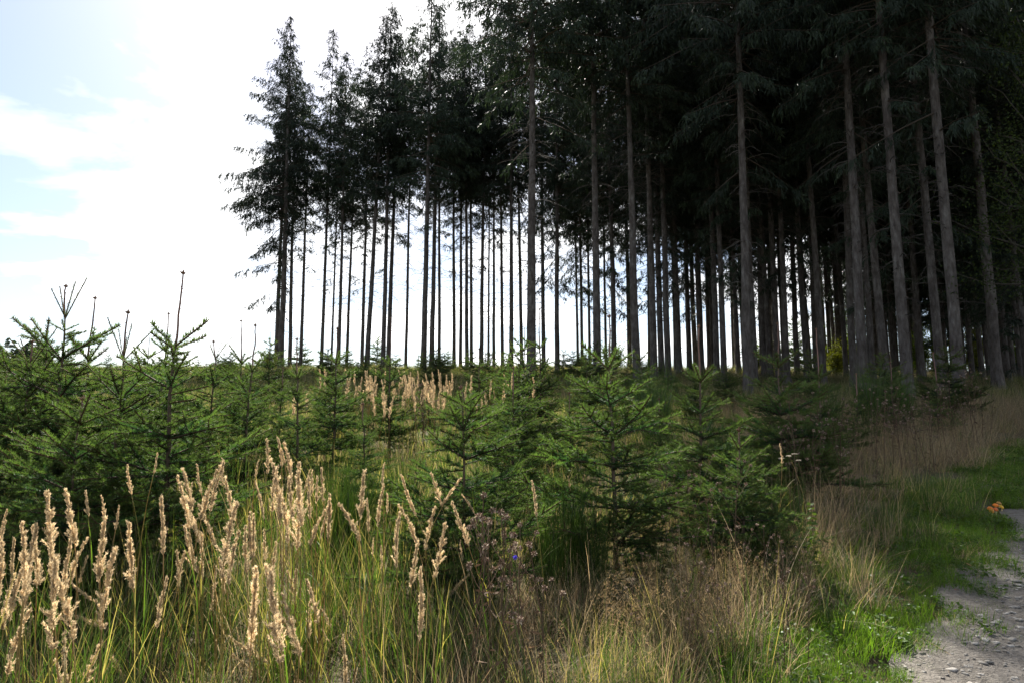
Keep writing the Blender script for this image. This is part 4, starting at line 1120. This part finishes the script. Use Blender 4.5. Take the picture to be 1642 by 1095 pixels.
def patch(name, seed, size, parts):
    """parts: (tuft list, count, scale lo, scale hi, material slot)"""
    rng = np.random.default_rng(seed)
    m = MB()
    for lst, n, lo, hi, slot in parts:
        for _ in range(n):
            q = rng.uniform(-.5, .5, 2) * size + rng.normal(size=2) * size * .10
            k = rng.uniform(lo, hi)
            o = lst[rng.integers(len(lst))]
            i0 = len(m.M)
            m.merge(o, Matrix.Translation((q[0], q[1], 0)) @ Euler((rng.normal() * .12, rng.normal() * .12, rng.uniform(0, 6.3))).to_matrix().to_4x4() @ Matrix.Diagonal((k, k, k, 1)))
            m.M[i0] = np.full_like(m.M[i0], slot)
    return bpy.data.objects.new(name, m.mesh(name, [M_grass, M_dry]))
rq = np.random.default_rng(123)
MUSH = base_at(1597, 7.8)
def lay(name, label, patches, size, x0, x1, y0, y1, fn, slo=.85, shi=1.15, jit=.25, cat='grass'):
    gx_, gy_ = np.meshgrid(np.arange(x0, x1, size), np.arange(y0, y1, size))
    x = (gx_ + rq.normal(size=gx_.shape) * jit * size).ravel(); y = (gy_ + rq.normal(size=gx_.shape) * jit * size).ravel()
    px = 821 + FPX * x / np.maximum(y, .3)
    ok = fn(x, y, px, path_t(x, y)) & (np.hypot(x, y) > 1.35) & (np.hypot(x - MUSH.x, (y - MUSH.y + .15) * .8) > .34)
    x, y = x[ok], y[ok]; n = len(x)
    e = .25
    gxx = (height(x + e, y) - height(x - e, y)) / (2 * e); gyy = (height(x, y + e) - height(x, y - e)) / (2 * e)
    eul = np.array([(Vector((0, 0, 1)).rotation_difference(Vector((-a, -b, 1))) @ Quaternion((0, 0, 1), w)).to_euler() for a, b, w in zip(gxx, gyy, rq.uniform(0, 6.3, n))])
    scatter(name, label, np.column_stack([x, y, height(x, y)]), eul[:, 2], eul[:, :2], rq.uniform(slo, shi, n), patches, cat)
def inview(px, m=130): return (px > -m) & (px < 1642 + m)
R_ = lambda px, p: rq.random(len(px)) < p
p_tall = [patch('tall_patch', 1 + k, .8, [(T_tall, 9, .6, 1.05, 0), (T_thatch, 6, .8, 1.3, 1), (T_mid, 4, .7, 1.1, 0), (T_dry, 2, .7, 1.1, 1), (T_brown, 1, .7, 1.1, 1)]) for k in range(4)]
lay('tall_grass', 'tall green grass around the reed plumes at the lower left', p_tall, .72, -7, 3, 1, 7.6, lambda x, y, px, t: inview(px) & (t < -.75) & (px < 760) & ((px < 600) | R_(px, .55)))
T_arch = mbs(95, 4, .10, (.5, .95), (.0022, .0036), (.3, 1.0), (.3, 1.1), [(.50, .42, .30), (.42, .33, .21)], [(.60, .52, .39), (.5, .41, .28)], 6)
p_tang = [patch('tangle_patch', 11 + k, .7, [(T_mid, 7, .55, 1.0, 0), (T_dry, 8, .6, 1.05, 1), (T_thatch, 9, .7, 1.2, 1), (T_brown, 2, .5, .85, 1), (T_arch, 3, .6, 1.05, 1), (T_tall, 1 + k % 2, .5, .75, 0)] + ([(T_wisp, 3, .7, 1.1, 1)] if k < 2 else [])) for k in range(5)]
lay('dry_tangle', 'tangle of dry and green grass in the lower middle and right', p_tang, .62, -2, 8, 1.6, 7, lambda x, y, px, t: inview(px) & (t < -.85) & ((px > 760) | ((px > 600) & R_(px, .5))))
p_wisp = [patch('wisp_patch', 21 + k, .5, [(T_wisp, 5, .7, 1.05, 1), (T_mid, 3, .6, .9, 0), (T_dry, 3, .6, .9, 1)]) for k in range(3)]
lay('bent_grass', 'hazy pale seed heads of fine dry grass near the lower middle', p_wisp, .5, -1, 4, 2, 5.2, lambda x, y, px, t: (t < -.8) & (px > 930) & (px < 1230) & (y < 4.6) & R_(px, .7))
def clover(seed):
    rng = np.random.default_rng(seed); m = MB(); n = 26
    a = rng.uniform(0, 6.3, n); r = .05 * np.sqrt(rng.random(n)); b = rng.uniform(0, 6.3, n)
    leaves(m, np.stack([np.cos(a) * r, np.sin(a) * r, rng.uniform(.015, .06, n)], 1), unit(np.stack([np.cos(b), np.sin(b), rng.uniform(-.2, .5, n)], 1)), rng.uniform(.012, .035, n), rng.uniform(.010, .018, n), np.array((.075, .13, .03))[None] * rng.uniform(.6, 1.4, (n, 1)), rng, fold=.1)
    return m
T_clover = [clover(80 + k) for k in range(4)]
T_vdry = mbs(90, 26, .09, (.05, .16), (.002, .0035), (.3, 1.2), (.1, 1.0), DRY + BRN, DRYT + BRNT, 3)
p_verge = [patch('verge_patch', 31 + k, .34, [(T_verge, 14 + 4 * (k % 2), .45, 1.3, 0), (T_clover, 5, .7, 1.4, 0), (T_vdry, 2 + k, .6, 1.2, 1)]) for k in range(5)]
lay('verge_grass', 'short bright green grass along the edge of the path', p_verge, .26, -1, 13, 1.5, 13, lambda x, y, px, t: inview(px) & (t < -.04) & (t > -1.05) & R_(px, np.where(t > -.3, .88, .92)), .6, 1.3)
p_moss = [patch('moss_patch', 36 + k, .2, [(T_verge, 9, .25, .5, 0)]) for k in range(2)]
lay('path_edge_grass', 'low grass and moss creeping onto the gravel', p_moss, .2, -1, 13, 1.5, 13, lambda x, y, px, t: inview(px) & (t < .32) & (t > -.12) & R_(px, np.where(t > .08, .3, .95)), .6, 1.3)
p_tus = [patch('tussock_patch', 41 + k, .5, [(T_mid, 6, .7, 1.15, 0), (T_verge, 8, 1, 1.8, 0), (T_dry, 1, .6, .9, 1)]) for k in range(3)]
lay('verge_tussocks', 'bright green tussocks just behind the verge', p_tus, .5, -1, 13, 1.5, 13, lambda x, y, px, t: inview(px) & (t < -.6) & (t > -1.5) & R_(px, .6) & (y < 9))
p_with = [patch('withered_patch', 51 + k, .9, [(T_brown, 11, .6, 1.0, 1), (T_dry, 4, .8, 1.3, 1), (T_mid, 4, .7, 1.2, 0), (T_thatch, 8, .9, 1.4, 1), (T_arch, 3, .8, 1.1, 1)]) for k in range(4)]
lay('withered_grass', 'tall withered brown grass along the shaded right verge', p_with, .8, 1, 16, 5.5, 20, lambda x, y, px, t: inview(px) & (t < -1.1) & (t > -7.5) & (px > 1120) & (y > 6.3) & (y < 19) & R_(px, .9))
p_slope = [patch('slope_patch', 61 + k, 1.3, [(T_mid, 14, .9, 1.7, 0), (T_dry, 8 + 3 * (k % 2), .8, 1.4, 1), (T_thatch, 9, 1, 1.6, 1), (T_tall, 3, .6, .9, 0)]) for k in range(5)]
lay('slope_grass', 'green and yellow grass covering the slope between the saplings', p_slope, 1.15, -45, 22, 6.8, 53, lambda x, y, px, t: inview(px) & (t < -1.2) & ((px < 1120) | (y > 19)) & ((px < 950) | (y < 24) | R_(px, .35)))
p_lit = [patch('litter_patch', 71 + k, 1.8, [(T_thatch, 16, 1.2, 2.0, 1), (T_mid, 3, .7, 1.2, 0)]) for k in range(3)]
lay('forest_floor_litter', 'dry litter and grass on the forest floor under the stand', p_lit, 1.7, 0, 40, 16, 50, lambda x, y, px, t: inview(px) & (px > 900) & ((t < -1) | (t > PATHW + 1)) & (y > 17), cat='litter')
print('TRIS', sum(len(m.polygons) for m in bpy.data.meshes), 'OBJS', len(bpy.data.objects))
